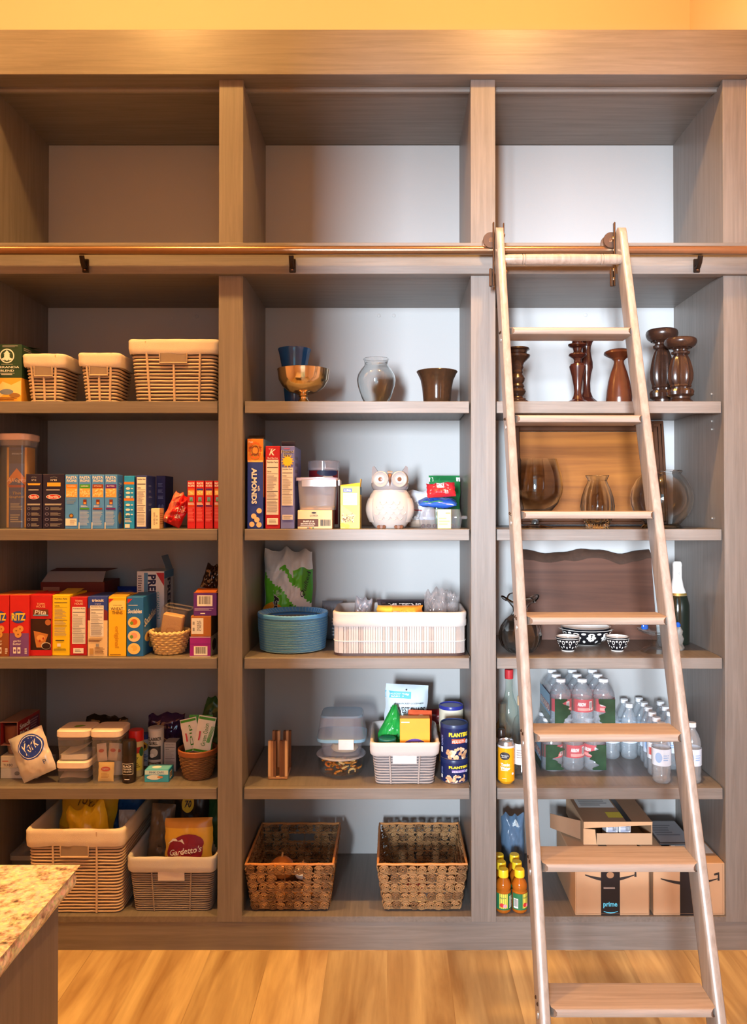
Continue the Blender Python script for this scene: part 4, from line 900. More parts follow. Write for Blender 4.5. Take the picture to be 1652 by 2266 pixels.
lathe_thing('glazed_bowl','dark brown glazed bowl with a flared rim','bowl',966.5,.12,Z1,[(0,0),(r*.60,0),(r*.64,.004),(r*.68,h*.2),(r*.72,h*.5),(r*.80,h*.75),(r*.94,h*.93),(r,h-.002),(r*.985,h),(r*.96,h-.002),(r*.75,h*.75),(r*.66,h*.4),(r*.6,.01),(0,.008)],C(58,40,28,rough=.12,var=.25,scale=90,spec=.6))

# ---- shelf 2
gB = 'cereal boxes on the middle shelf'
B = Box(547,582,971,Z2,.04,.19,C(40,66,168),gap=0); f = B.f; f.rect(0,.75,1,1,C(240,140,40)); f.ell(.5,.85,.44,.085,C(250,190,60)); f.rect(.02,.74,.98,.76,C(250,200,120))
for k in range(12): f.ell(.5+.34*math.cos(k*.5236),.87+.085*math.sin(k*.5236),.08,.02,C(224,110,30),8,rot=k*.5236)
f.ell(.5,.87,.24,.055,C(150,80,30)).ell(.5,.87,.17,.042,C(220,150,60)); f.text('HONEY BUNCHES',.5,.915,.028,C(110,50,20),w=.8,arc=1.5,bold=.03); f.text('of OATS',.5,.825,.026,C(110,50,20),w=.5,bold=.03); f.text('Post',.22,.965,.024,WHITE,w=.26)
f.text('ALMONDS',.44,.475,.34,WHITE,w=.40,rot=-PI/2,bold=.04); f.text('with',.74,.45,.16,WHITE,w=.06,rot=-PI/2,bold=.02)
for x,y,a in ((.42,.14,.4),(.62,.10,-.3),(.76,.20,.9),(.3,.05,.3),(.75,.045,0)): f.ell(x,y,.17,.03,C(236,206,160),16,rot=a)
B.r.rect(0,.0,1,.35,C(40,66,168)); B.r.rect(0,.35,1,1,C(236,160,60)); B.r.rect(.0,.8,1,1,C(120,170,200))
B.t.rect(.02,.02,.98,.98,C(110,110,116)); B.done('cereal_box','tall blue and orange cereal box, first of the three cereals','cereal box',gB); B.flap([(-B.w/2,-.094,B.h),(B.w/2,-.094,B.h),(B.w/2,-.06,B.h+.014),(-B.w/2,-.06,B.h+.014)],C(70,64,64))
B = Box(587,619,987,Z2,.04,.19,C(176,22,34),gap=0); f = B.f; f.text('K',.5,.925,.075,WHITE,w=.36,shear=.35,bold=.02); f.text('Special',.38,.965,.014,WHITE,w=.3); f.text('Red Berries',.5,.855,.02,WHITE,w=.7); facts(f,.06,.17,.9,.835,C(232,226,226)); f.rect(.12,.05,.88,.13,WHITE); f.lines(.25,.065,.85,.115,3,GREY); B.done('cereal_box','slim red cereal box with white nutrition panel','cereal box',gB)
B = Box(621,651,987,Z2,.04,.19,C(110,120,200),gap=0); f = B.f; f.text('Frosted',.5,.93,.04,WHITE,w=.92,bold=.07); f.l += .0002; f.text('Frosted',.5,.93,.038,INK,w=.86,bold=.02); f.text('Bran',.5,.888,.04,WHITE,w=.66,bold=.07); f.text('Bran',.5,.888,.038,INK,w=.6,bold=.02); f.text('mini',.45,.97,.018,C(220,60,60),w=.4)
for k in range(12): f.poly([(.5+.36*math.cos(k*.5236-.2),.815+.06*math.sin(k*.5236-.2)),(.5+.36*math.cos(k*.5236+.2),.815+.06*math.sin(k*.5236+.2)),(.5+.46*math.cos(k*.5236),.815+.075*math.sin(k*.5236))],C(250,200,30)); f.l -= f.e*.45
f.l += f.e; f.ell(.5,.815,.34,.055,C(250,206,40)); facts(f,.08,.28,.9,.74,C(226,222,226)); f.rect(.12,.11,.9,.17,C(210,206,216)); f.lines(.2,.12,.85,.16,2,GREY)
B.r.lines(.1,.5,.6,.9,5,C(90,96,160)); B.done('cereal_box','slim violet-blue cereal box with a yellow sun','cereal box',gB); B.flap([(-B.w/2,-.06,B.h),(B.w/2,-.06,B.h),(B.w/2,-.085,B.h+.016),(-B.w/2,-.085,B.h+.016)],C(96,90,100))
# oats canister behind
r = px2r(680,752,.19); t = thing('oats_canister','round maroon and white oats canister with a clear lid behind the snack tub','canister',(PX(716,.235),.235,Z2)); h = H_(1021,.2,Z2)
def cb(g):
    g.lathe([(0,0),(r*.95,0),(r*.95,h*.9)],C(226,222,222),48,cap=False); p = curved(g,r*.95,0,h*.9,PI,turn=0); p.rect(.12,.05,.9,.97,C(120,24,34)); p.ell(.62,.72,.2,.16,C(226,210,196)); p.ell(.62,.92,.24,.06,C(40,52,90))
child(t,'can',cb); child(t,'lid',lambda g: g.lathe([(r,h*.86),(r,h),(r*.93,h+.003),(r*.9,h-.002),(0,h-.002)],HAZY,48))
B = Box(658,735,1129,Z2,.035,.10,C(238,214,170)); f = B.f; f.rect(.0,.12,.6,.52,C(96,56,36)); f.text('MAPLE &',.32,.40,.09,WHITE,w=.32,bold=.03); f.text('BROWN SUGAR',.3,.27,.09,WHITE,w=.42,bold=.03); f.lines(.08,.15,.5,.2,1,WHITE); f.text('QUAKER',.47,.70,.09,INK,w=.24); f.ell(.47,.86,.07,.05,INK); f.bars(.66,.16,.95,.5,INK); 
for k,c in enumerate((C(40,70,120),C(200,80,40),C(236,200,60),C(50,110,70))): f.rect(.28+.05*k,.02,.32+.05*k,.08,c)
B.r.rect(0,0,1,1,C(150,110,80)); B.done('oatmeal_box','tan instant oatmeal carton lying under the clear snack tub','carton'); hq = B.h
t = thing('snack_tub','clear plastic tub with pale lilac clip lid holding crackers','food container',(PX(704,.105),.105,Z2+hq+.0004)); w = PX(748,.04)-PX(663,.04); hh = H_(1056,.04,Z2+hq); d = .135
child(t,'tub',lambda g: rrbox(g,w*.90,d*.9,0,hh-.012,.014,HAZY,w,d,top=False))
child(t,'lid',lambda g: (rrbox(g,w*1.08,d*1.06,hh-.012,hh-.002,.016,C(176,168,198,rough=.35)), rrbox(g,w*.9,d*.85,hh-.002,hh,.014,HAZY,bot=False)))
child(t,'clip',lambda g: g.box(-w*.38,w*.52,-d*.53-.004,-d*.53,hh-.034,hh-.008,glassy('clip_plastic',(240,236,240),.4,.10,(196,192,200),.5),.0015)); child(t,'clip',lambda g: g.box(w*.54,w*.54+.008,-d*.3,d*.3,hh-.030,hh-.008,glassy('clip_plastic',(240,236,240),.4,.10,(196,192,200),.5),.0015))
o = (t.location.x,t.location.y,t.location.z+.003)
for k in range(5):
    g = G(); g.box(-.024,.024,-.014,.014,0,.005,CRUST,.002); bake(g,.0,0,rnd.uniform(-.5,.5)); tag(g.build('cracker',None,(o[0]+(-.03,.025,-.002,.03,-.02)[k]*1.0,o[1]+(-.035,-.03,.02,.03,.015)[k],o[2]+(0,0,0,.0055,.0055)[k]*(1 if k < 3 else 1))),'tan cracker lying on the bottom of the clear snack tub','cracker','crackers in the snack tub')
B = Box(753,797,1076,Z2,.04,.075,C(246,226,110)); f = B.f; f.rect(.15,.86,.6,.95,C(80,110,190)); f.text('LUNA',.375,.905,.055,WHITE,w=.34,bold=.03); f.rect(.14,.56,.86,.84,C(250,246,226)); f.lines(.16,.58,.84,.82,9,GREY,.3,.2)
f.poly([(.04,.1),(.04,.56),(.12,.54),(.8,.32),(.7,.24),(.4,.16)],C(206,190,140))
for k in range(60): f.ell(.08+.6*rnd.random(),.16+.2*rnd.random(),.035,.014,rnd.choice((C(170,140,90),C(240,226,190),C(120,90,60))),7); f.l -= f.e*.45
f.ell(.12,.09,.12,.05,C(246,206,60)); f.ell(.34,.06,.14,.05,C(246,206,60)); B.r.rect(0,0,1,1,C(170,150,70)); B.r.rect(0,.8,1,.98,C(60,110,160)); B.done('snack_bar_box','pale yellow snack bar carton with its flap open','carton',rz=-.03)
B.flap([(-B.w/2,-.037,B.h),(B.w/2,-.037,B.h),(B.w/2,-.02,B.h+.012),(-B.w/2,-.02,B.h+.004)],C(240,206,80)); B.flap([(B.w/2-.001,.03,B.h),(B.w/2-.001,-.03,B.h),(B.w/2+.002,-.028,B.h+.026),(B.w/2+.002,.028,B.h+.026)],C(236,196,60))
# owl cookie jar
OWL = C(194,185,179,rough=.25,var=.02); OWG = C(150,144,144,rough=.25); OWB = C(120,78,56,rough=.3); OWI = C(164,160,158,rough=.25)
R_ = px2r(811,914,.11); HH = H_(1031,.11,Z2); t = thing('owl_cookie_jar','white ceramic owl cookie jar with brown eyes and feet','cookie jar',(PX(862.5,.115),.115,Z2))
hb = HH*.615
def body(g):
    g.lathe([(0,0),(R_*.60,0),(R_*.66,.004),(R_*.84,hb*.18),(R_*.97,hb*.38),(R_,hb*.52),(R_*.95,hb*.7),(R_*.84,hb*.87),(R_*.74,hb*.96),(R_*.70,hb),(R_*.5,hb)],OWL,56,cap=False,sy=.92)
    for row in range(4):   # scalloped breast feathers in relief
        z = hb*(.30+.13*row); n = 5-abs(row-1)
        for k in range(n):
            a = (k-(n-1)/2)*.30; q = z/hb; rr = R_*(.97 if .35 < q < .6 else .93)*1.0
            pts = []
            for j in range(9):
                b = a+.14*math.cos(PI*j/8); zz = z-hb*.075*math.sin(PI*j/8)
                rz_ = R_*(1-.9*abs(zz/hb-.52)**2.0); pts.append((rz_*1.0*math.sin(b),-rz_*.925*math.cos(b),zz))
            g.tube(pts,.0016,OWL,6)
child(t,'body',body)
for s in (-1,1):
    def wing(g,s=s):
        g.grid(lambda u,v: ((R_+.006*math.sin(PI*u)*math.sin(PI*v))*(1-.9*abs((.16+.62*v)-.52)**2)*math.sin(s*(.85+.75*u)),-.925*(R_+.006*math.sin(PI*u)*math.sin(PI*v))*(1-.9*abs((.16+.62*v)-.52)**2)*math.cos(s*(.85+.75*u)),hb*(.16+.62*v)),12,14,OWL,flip=(s<0))
    child(t,'wing',wing)
    def foot(g,s=s):
        for k in (-1,0,1): g.tube([(s*R_*.36+k*.007,-R_*.50,.0064),(s*R_*.36+k*.0085,-R_*.66,.0066),(s*R_*.36+k*.010,-R_*.72,.0062)],.006,OWB,10)
        g.lathe([(.013,0),(.012,.007),(0,.010)],OWB,16,(s*R_*.36,-R_*.54,0))
    child(t,'foot',foot)
def head(g):
    w, d, z0, z1 = R_*.80, R_*.70, hb+.0005, HH*.93
    def fn(u,v):
        a = 2*PI*u; z = z0+(z1-z0)*v
        pr = (math.sin(PI*min(1,(v*.86+.14)*.94+.03)))**.45 if v < .97 else .0
        pr = [.90,.97,1.0,1.0,.99,.97,.94,.88,.76,.5,0][min(10,int(v*10+.001))]
        ear = .0
        x, y = w*pr*math.cos(a), d*pr*math.sin(a)
        sag = -.016*math.exp(-(x/(w*.4))**2)*v**3
        return (x,y,z+sag)
    g.grid(fn,40,10,OWG)
    for s in (-1,1):   # ear tufts
        g.hexa([(s*w*.42,-d*.45,z1-.030),(s*w*.99,-d*.30,z1-.046),(s*w*.90,d*.42,z1-.046),(s*w*.36,d*.35,z1-.028),(s*w*.86,-d*.12,HH),(s*w*.955,-d*.12,HH-.004),(s*w*.95,d*.06,HH-.004),(s*w*.84,d*.06,HH)][::1] if s > 0 else [(s*w*.99,-d*.30,z1-.046),(s*w*.42,-d*.45,z1-.030),(s*w*.36,d*.35,z1-.028),(s*w*.90,d*.42,z1-.046),(s*w*.955,-d*.12,HH-.004),(s*w*.86,-d*.12,HH),(s*w*.84,d*.06,HH),(s*w*.95,d*.06,HH-.004)],OWG)
hd = child(t,'head',head,ang=.9)
zc = hb+(HH*.93-hb)*.52; dy = -R_*.70*.985
for s in (-1,1):
    def eye(g,s=s):
        ex = s*R_*.40
        g.lathe([(R_*.35,-.003),(R_*.345,.004),(R_*.31,.0065),(R_*.27,.0045),(R_*.17,.0035)],OWI,32,cap=False)
        g.lathe([(R_*.175,.003),(R_*.165,.006),(0,.007)],C(214,208,204,rough=.3),28); g.lathe([(R_*.095,.0066),(R_*.085,.0085),(0,.0092)],OWB,24)
    child(hd,'eye',eye,(s*R_*.385,dy*.93+.002,zc),(PI/2,0,s*.22))
child(hd,'beak',lambda g: (g.hexa([(-.009,dy-.001,zc+.026),(.009,dy-.001,zc+.026),(.009,dy+.02,zc+.026),(-.009,dy+.02,zc+.026),(-.009,dy-.006,zc+.022),(.009,dy-.006,zc+.022),(.009,dy+.02,zc+.03),(-.009,dy+.02,zc+.03)],OWG), g.add([(-.006,dy-.004,zc+.02),(.006,dy-.004,zc+.02),(0,dy-.013,zc+.004),(0,dy-.004,zc-.026),(-.007,dy+.006,zc-.004),(.007,dy+.006,zc-.004)],[(0,2,1),(0,3,2),(1,2,3),(0,4,3),(1,3,5)],OWB)))
# snack bags and berries
g, p = bag(.105,.135,.05,lambda u,v: C(222,226,232,rough=.25) if v > .18 else C(196,170,150),1.1,.16,jag=.08); p.text('Milk',.3,.24,.1,INK,w=.3,bold=0,shear=.2); p.lines(.2,.42,.7,.47,1,RED); put(g,'snack_bag','tall silver-white bag standing behind the owl jar','snack bag',(PX(930,.27),.27,Z2),rx=-.10); 
g, p = bag(.118,.195,.05,C(44,130,74,rough=.25),2.3,.12); p.rect(.04,.9,.96,.97,C(30,110,60)); p.rect(.0,.88,.12,.96,WHITE); p.rect(.88,.88,1,.96,WHITE); p.rect(.25,.1,.9,.6,C(34,110,64)); put(g,'snack_bag','large green bag standing at the back beside the silver-white one','snack bag',(PX(984,.31),.33,Z2),rx=-.06)
# clamshell of berries
cx = PX(973,.11); w = PX(1022,.05)-PX(922,.05); hcl = H_(1127,.05,Z2); t = thing('berry_clamshell','clear clamshell of dark berries with a pale yellow sticker on its front','clamshell',(cx,.115,Z2))
child(t,'tray',lambda g: rrbox(g,w*.88,.12,0,hcl*.52,.012,PLASTIC,w*.95,.13,top=False)); child(t,'lid',lambda g: (rrbox(g,w*1.0,.136,hcl*.52,hcl*.58,.014,PLASTIC,bot=False,top=False), rrbox(g,w*.94,.128,hcl*.58,hcl,.014,PLASTIC,w*.86,.115,bot=False)))
child(t,'sticker',lambda g: (lambda p: (p.rect(0,0,1,1,C(244,236,160)), p.lines(.1,.15,.9,.6,3,C(214,200,120)), p.lines(.6,.75,.95,.85,1,C(190,120,60))))(Pr(g,lambda a,b,l: (-.012+a,-.0715-l+.0,.001+b),.046,hcl*.98)))
for s in (-1,1): child(t,'clip',lambda g,s=s: g.box(s*w*.53-.010,s*w*.53+.010,-.05,-.02,hcl*.48,hcl*.66,PLASTIC,.003))
BER = C(44,24,36,rough=.35,var=.3)
nb = 0
for ix in range(7):
    for iy in range(3):
        if nb >= 18: break
        q = G(); q.lathe([(0,0),(.0045,.0012),(.0068,.005),(.0070,.0085),(.005,.0125),(.0025,.0136),(.0018,.012),(0,.0118)],BER,14)
        if nb == 0: b0 = tag(q.build('berry'),'dark berry inside the clear clamshell','berry','berries in the clamshell')
        b = b0 if nb == 0 else dup(b0)
        b.location = (cx-w*.38+w*.76*ix/6+rnd.uniform(-.002,.002),.065+.022*iy,Z2+.0015+(0 if iy else .0)); nb += 1
g, p = bag(.135,.085,.034,C(40,90,196,rough=.2),4.4,.22,jag=.06); p.lines(.1,.05,.7,.2,1,C(60,160,80)); p.lines(.3,.5,.8,.6,1,C(140,180,240)); put(g,'snack_bag','shiny blue bag lying on top of the berry clamshell','snack bag',(PX(969,.10),.105,Z2+hcl+.0006),rx=-1.35)
g, p = bag(.10,.055,.040,C(196,40,48,rough=.3),5.9,.18,jag=.1); p.rect(.34,.5,.62,.95,C(244,232,230)); p.rect(.62,.1,.74,.36,C(236,226,224))
for k in range(16): p.ell(.08+.84*rnd.random(),.12+.7*rnd.random(),.03,.05,C(226,110,110),9); p.l -= p.e*.45
put(g,'snack_bag','red patterned pouch on top of the shiny blue bag','snack bag',(PX(977,.10),.115,Z2+hcl+.040),rx=-.45,ry=-.06)

# ---- shelf 3
r = px2r(569,727,.12); yb_ = YZ(1449,SZ[2]); t = thing('paper_plates','thick stack of blue paper plates with a wavy rim','paper plates',(PX(648,yb_+r*.92),yb_+r*.95,Z3)); h = H_(1352,yb_+r,Z3)
rs = r
def plates(g):
    n = 40
    for i in range(n):
        z0 = h*.02+(h*.90-h*.02)*i/n; dz = (h*.88)/n
        q = i/n; R0 = rs*(.93+.06*min(1,q*1.4))
        wv = lambda a,z,i=i: 1+.0022*math.sin(a*60+i*.9)+.004*noise.noise(Vector((math.cos(a)*3,math.sin(a)*3,i*.7)))
        g.lathe([(R0*.80,z0),(R0*.99,z0+dz*.4),(R0,z0+dz*.75),(R0*.985,z0+dz*.92),(R0*.8,z0+dz*.5)],C(120,188,250,rough=.6,var=.3,scale=160) if i % 3 else C(166,212,250,rough=.6,var=.3,scale=160),90,cap=False,wob=wv)
child(t,'plate_stack',plates)
def topplate(g):
    PB = C(90,166,240,rough=.5,var=.15,scale=40)
    g.lathe([(rs*1.0,h*.90),(rs*1.005,h*.97),(rs*.985,h),(rs*.93,h*.985),(rs*.84,h*.90),(rs*.80,h*.82),(rs*.79,h*.805)],PB,120,cap=False,wob=lambda a,z: 1+.002*math.sin(a*70)*(1 if z > h*.86 else 0))
    for k in range(56):
        a = 2*PI*k/56; g.tube([(rs*.985*math.cos(a),rs*.985*math.sin(a),h*1.0),(rs*.92*math.cos(a+.05),rs*.92*math.sin(a+.05),h*.985),(rs*.83*math.cos(a),rs*.83*math.sin(a),h*.90)],.0012,C(150,196,226),5)
child(t,'top_plate',topplate)
child(t,'plate_centre',lambda g: g.lathe([(rs*.80,h*.806),(0,h*.808)],C(176,172,172,rough=.6,var=.05),60),label='pale grey flat centre of the top plate')
def napk(u,v):
    if v > .80 or (v > .62 and u < .62 and v > 1.02-.5*u) : return C(236,236,236,rough=.25)
    if abs(v-(.86-.55*u)) < .10: return C(244,244,244,rough=.3)
    return C(112,214,60,rough=.3) if u < .8 else C(84,176,56,rough=.3)
g, p = bag(.185,.345,.08,napk,2.9,.14,n=34,jag=.07); p.rect(.18,.52,.4,.56,C(210,236,200)); p.text('UBE',.3,.545,.022,GRN,w=.1); p.text('FOLDS',.3,.51,.022,WHITE,w=.16); p.ell(.2,.30,.24,.12,C(240,160,40)); p.text('Bounty',.26,.31,.17,WHITE,w=.42,rot=PI/2+.05,bold=.10); p.l += .001; p.text('Bounty',.26,.31,.16,INK,w=.4,rot=PI/2+.05,bold=.05); p.text('napkins',.56,.27,.11,INK,w=.28,rot=PI/2-.1,bold=.0); p.text('Quilted',.88,.62,.09,INK,w=.3,rot=PI/2-.25,bold=0,shear=.2)
put(g,'napkin_pack','green and white napkin pack in clear wrap behind the blue plates','napkin pack',(-.411,.385,Z3),rx=-.03,ry=-.0)
x0,x1 = PX(738,.045),PX(1030,.045); w = x1-x0; d = .26; h = H_(1356,.045,Z3); t = thing('storage_basket','long white slatted basket with a white cloth liner','basket',((x0+x1)/2,.045+d/2,Z3))
SL1, SL2 = C(192,183,178,rough=.6,var=.12,scale=30), C(170,158,152,rough=.6,var=.15,scale=30)
hb_ = h*.68
def slats(g):
    R = rring(w,d,.035,1); per = []
    R = rring(w,d,.035,46)
    for i in range(len(R)):
        a, b = R[i], R[(i+1)%len(R)]; L = math.dist(a,b)
        if L < 1e-6: continue
        k = .06; ax, ay = a[0]+(b[0]-a[0])*k, a[1]+(b[1]-a[1])*k; bx_, by_ = b[0]-(b[0]-a[0])*k, b[1]-(b[1]-a[1])*k
        nx, ny = (b[1]-a[1])/L*.002, -(b[0]-a[0])/L*.002; o_ = rnd.uniform(0,.6)
        g.hexa([(ax+nx*o_,ay+ny*o_,.009),(bx_+nx*o_,by_+ny*o_,.009),(bx_-nx,by_-ny,.009),(ax-nx,ay-ny,.009),(ax+nx*o_,ay+ny*o_,h-.01),(bx_+nx*o_,by_+ny*o_,h-.01),(bx_-nx,by_-ny,h-.01),(ax-nx,ay-ny,h-.01)],rnd.choice((SL1,SL1,SL2)))
    g.add([(x,y,.008) for x,y in rring(w-.006,d-.006,.03,8)],[tuple(range(len(rring(w-.006,d-.006,.03,8))))],SL2)
child(t,'slatted_wall',slats); child(t,'base',lambda g: rrbox(g,w+.002,d+.002,0,.0088,.035,C(70,50,48)))
child(t,'binding',lambda g: [g.tube([(x,y,zz) for x,y in rring(w+.003,d+.003,.036,14)],.0014,WHITE,5,closed=True) for zz in (hb_*.5,)])
def lin2(g):
    rings = []
    for off,zz in ((.003,hb_),(.0045,hb_+.002),(.005,hb_+(h-hb_)*.45),(.0038,hb_+(h-hb_)*.5),(.005,h-.008),(.0045,h),(0,h+.003),(-.005,h),(-.006,h-.02),(-.007,.02)):
        rings.append([(x*(1+.003*noise.noise(Vector((x*30,zz*60,y*30)))),y,zz+.001*noise.noise(Vector((x*20,y*20,1)))) for x,y in rring(w+2*off,d+2*off,.036,14)])
    loft(g,rings,WCLOTH,close=True)
child(t,'cloth_liner',lin2,ang=1.2)
g, p = bag(.16,.075,.062,lambda u,v: C(238,150,50,rough=.3) if u > .3 else C(244,190,70,rough=.3),3.7,.12); 
for k in range(12): p.poly([(.04+.022*k,.25+.03*(k%3)),(.06+.022*k,.62),(.075+.022*k,.3)],C(120,50,24) if k % 2 else C(250,220,90)); p.l -= p.e*.45
p.l += p.e; p.text('Honey',.42,.55,.26,WHITE,w=.22,rot=PI/2,bold=.03); p.text('WHEAT',.68,.5,.34,C(250,206,70),w=.34,bold=.08); p.ell(.66,.5,.10,.12,C(230,110,30)); put(g,'bread_bag','orange and yellow bread bag at the front of the white basket','bread bag',(PX(884,.10),.100,Z3+.092),rx=-.30)
def mem(name,px,Yy,w_,h_,t_,m,sd,label,zz,rx=0,ry=0,cat='plastic bag',jag=.12,cr=.25):
    g, p = bag(w_,h_,t_,m,sd,cr,jag=jag); put(g,name,label,cat,(PX(px,Yy),Yy,zz),rx=rx,ry=ry); return g
g, p = bag(.20,.11,.05,C(70,60,66,rough=.3),6.1,.1); p.rect(.05,.62,.97,.92,C(30,28,32)); p.text('MUFFINS',.5,.78,.16,WHITE,w=.62,bold=.04); put(g,'muffin_bag','dark bag with white lettering behind the orange bread','muffin bag',(PX(895,.18),.222,Z3+.062),rx=-.2,ry=.0)
mem('snack_bag',796,.22,.062,.11,.045,C(206,206,214,rough=.2,metal=.4),2.2,'small silver bag standing at the back of the white basket',Z3+.063,-.1,.14,'snack bag')
CF = glassy('clear_film',(246,244,244),.8,.14,(226,220,220),.22)
mem('plastic_bag',963,.165,.080,.165,.045,CF,7.1,'clear twisted bread bag sticking up out of the white basket',Z3+.045,-.05,.0,jag=.2,cr=.4)
mem('plastic_bag',990,.20,.060,.140,.04,CF,9.3,'lower clear crumpled bag at the end of the white basket',Z3+.055,-.1,.1,jag=.2,cr=.4)
g = G(); g.lathe([(0,0),(.03,.003),(.036,.012),(.032,.026),(.02,.034),(0,.036)],C(206,150,84,rough=.6,var=.15),24,sx=1.2); tag(g.build('bread_roll',None,(PX(972,.10),.100,Z3+.082)),'tan bread roll at the front under the clear bags','bread roll')
g, p = bag(.08,.15,.05,C(112,116,124,rough=.4),5.1,.15); p.lines(.5,.1,.95,.6,6,C(210,214,220)); put(g,'snack_bag','grey printed bag behind the gap between plates and white basket','snack bag',(PX(735,.36),.36,Z3),rx=-.05)

# ---- shelf 4
t = thing('napkin_holder','striped wooden napkin holder with two upright sides','napkin holder',(PX(620,.145),.145,Z4)); h = H_(1641,.085,Z4); h2 = H_(1617,.19,Z4)
W1, W2_, W3_ = wood('walnut_strip',(92,58,38),(128,86,58),'Z'), wood('maple_strip',(196,156,116),(224,186,146),'Z'), wood('oak_strip',(156,112,78),(184,140,104),'Z')
child(t,'base',lambda g: g.box(-.034,.034,-.055,.055,0,.010,W3_,.002))
for a,b_ in ((-.034,-.006),(.006,.034)):
    for y0_,y1_,hh_,mm in ((-.055,-.040,h,(W2_,W3_,W1) if a < 0 else (W1,W1,W2_)),(.040,.055,h2,(W3_,W1,W2_) if a < 0 else (W1,W2_,W1))):
        def side(g):
            n = 3
            for k in range(n): g.box(a+(b_-a)*k/n,a+(b_-a)*(k+1)/n,y0_,y1_,.0102,hh_,mm[k],.0006)
        child(t,'upright',side)
# clear containers
CT = glassy('food_box_plastic',(246,246,250),.6,.06,(226,226,236),.13); BLS = C(130,176,206,rough=.35)
cx = PX(757,.15); t = thing('glass_bowl','round clear glass bowl of orange snack mix under the food box','bowl',(cx-.004,.16,Z4)); r = px2r(707,806,.16); hbw = .068
child(t,'bowl_wall',lambda g: g.lathe([(0,.002),(r*.80,.002),(r*.92,.008),(r*1.0,.022),(r*1.02,.045),(r*1.03,hbw),(r*1.0,hbw),(r*.98,.045),(r*.95,.022),(r*.86,.012),(0,.008)],THIN,48,cap=False))
child(t,'lid',lambda g: g.lathe([(r*1.08,hbw+.0004),(r*1.10,hbw+.003),(r*1.06,hbw+.007),(0,hbw+.007)],HAZY,48))
nb = 0
for k in range(22):
    a = k*2.4; rr = r*.78*math.sqrt((k+.5)/22); s_ = rnd.uniform(.8,1.2)
    q = G(); q.tube([(.013*math.cos(j*.8),.013*math.sin(j*.8),0) for j in range(6)],lambda u: .0045*(1-.5*abs(2*u-1)),rnd.choice((C(226,140,50,bump=.3),C(206,110,40,bump=.3),C(236,190,120,bump=.3))),8)
    bake(q,rnd.uniform(-.5,.5),rnd.uniform(-.5,.5),rnd.uniform(0,6)); tag(q.build('snack_piece',None,(cx-.004+rr*math.cos(a),.16+rr*math.sin(a),Z4+.012+(.013*(k % 3)))),'curled orange snack piece inside the round glass bowl','snack','snack pieces in the glass bowl')
zc_b = Z4+hbw+.0078; t = thing('food_box','square clear food box with pale blue seal and white clip','food container',(cx,.16,zc_b)); w = PX(806,.09)-PX(710,.09); d = .15
hA = H_(1640,.09,zc_b); hB = H_(1583,.11,zc_b)
child(t,'tub',lambda g: rrbox(g,w*.86,d*.82,0,hA-.004,.03,CT,w,d,top=False,bev=.004))
child(t,'seal',lambda g: rrbox(g,w*1.13,d*1.08,hA-.004,hA+.007,.034,BLS,w*1.15,d*1.1),label='pale blue seal')
child(t,'lid',lambda g: (rrbox(g,w*1.12,d*1.06,hA+.0072,hB-.006,.032,CT,w*.98,d*.92,bot=False,top=False), rrbox(g,w*.98,d*.92,hB-.006,hB,.03,glassy('lid_plastic',(200,222,238),.5,.08,(170,200,220),.4),w*.94,d*.88,bot=False)))
child(t,'clip',lambda g: g.box(-.008,.046,-d*.56-.005,-d*.56,hA-.026,hA+.010,C(226,224,232,rough=.3),.002),label='white clip')
g = G(); g.lathe([(0,0),(.034,.002),(.040,.012),(.034,.026),(.018,.033),(0,.034)],C(216,190,150,rough=.6,var=.1),26,sx=1.25); tag(g.build('bread_roll',None,(cx+.008,.17,zc_b+.0022)),'pale bread roll inside the square clear food box','bread roll')
# small lined basket
yf = YZ(1740,SZ[3]); cx, w = at(820,970,yf); h = H_(1645,yf,Z4); wb_ = PX(961,yf)-PX(829,yf)
rope_basket('woven_basket','small grey woven basket with white liner next to the peanut cans','basket',cx,yf,Z4,w,.27,wb_,.23,h,15,.046,rope=ROPEG,gap=GAPG,cloth=WCLOTH,handle=(.082,.026),tab=C(236,232,232,rough=.8),cols=2,seed=2)
zi = Z4+.03; yc = yf+.135
g, p = bag(.155,.24,.05,C(206,224,234,rough=.3),1.6,.08); p.rect(.0,.80,.6,.9,C(90,190,220)); p.text('DELICIOUSLY',.3,.865,.022,WHITE,w=.42,rot=.05); p.text('BAKED',.28,.83,.022,WHITE,w=.3,rot=.05); p.text('HARVEST SNAPS',.54,.63,.09,INK,w=.86,bold=.015,rot=.03); p.text('FRESH PICKED GOODNESS',.56,.73,.022,C(90,100,110),w=.7,rot=.05); p.text('INGREDIENT SNACK',.5,.53,.024,C(90,100,110),w=.5); p.ell(.48,.93,.018,.012,INK)
put(g,'snack_bag','pale blue snack bag rising highest from the small grey basket','snack bag',(PX(893,yc+.04),yc+.045,zi+.028),rx=-.1,ry=.05)
g, p = bag(.10,.19,.05,C(40,160,70,rough=.15),3.4,.18,jag=.05); p.text('PISTACHIO',.45,.42,.09,C(20,80,40),w=.7,rot=.1,bold=.04); g2 = g
for i,(x,y,z) in enumerate(g.v):
    q = max(0,(z/.19-.45)/.55); g.v[i] = (x*(1-.85*q)+.012*q,y,z)
put(g,'snack_bag','shiny green bag twisted to a point in the small grey basket','snack bag',(cx-.046,yf+.128,zi+.024),rx=-.04)
t = thing('jar','small jar with a dark teal lid at the front of the grey basket','jar',(cx-.060,yf+.062,zi))
child(t,'glass',lambda g: g.lathe([(0,0),(.027,0),(.029,.003),(.029,h-.052)],C(70,110,90,rough=.2),30,cap=False)); child(t,'lid',lambda g: g.lathe([(.031,h-.055),(.031,h-.031),(.029,h-.029),(0,h-.029)],C(24,104,104,rough=.4),36))
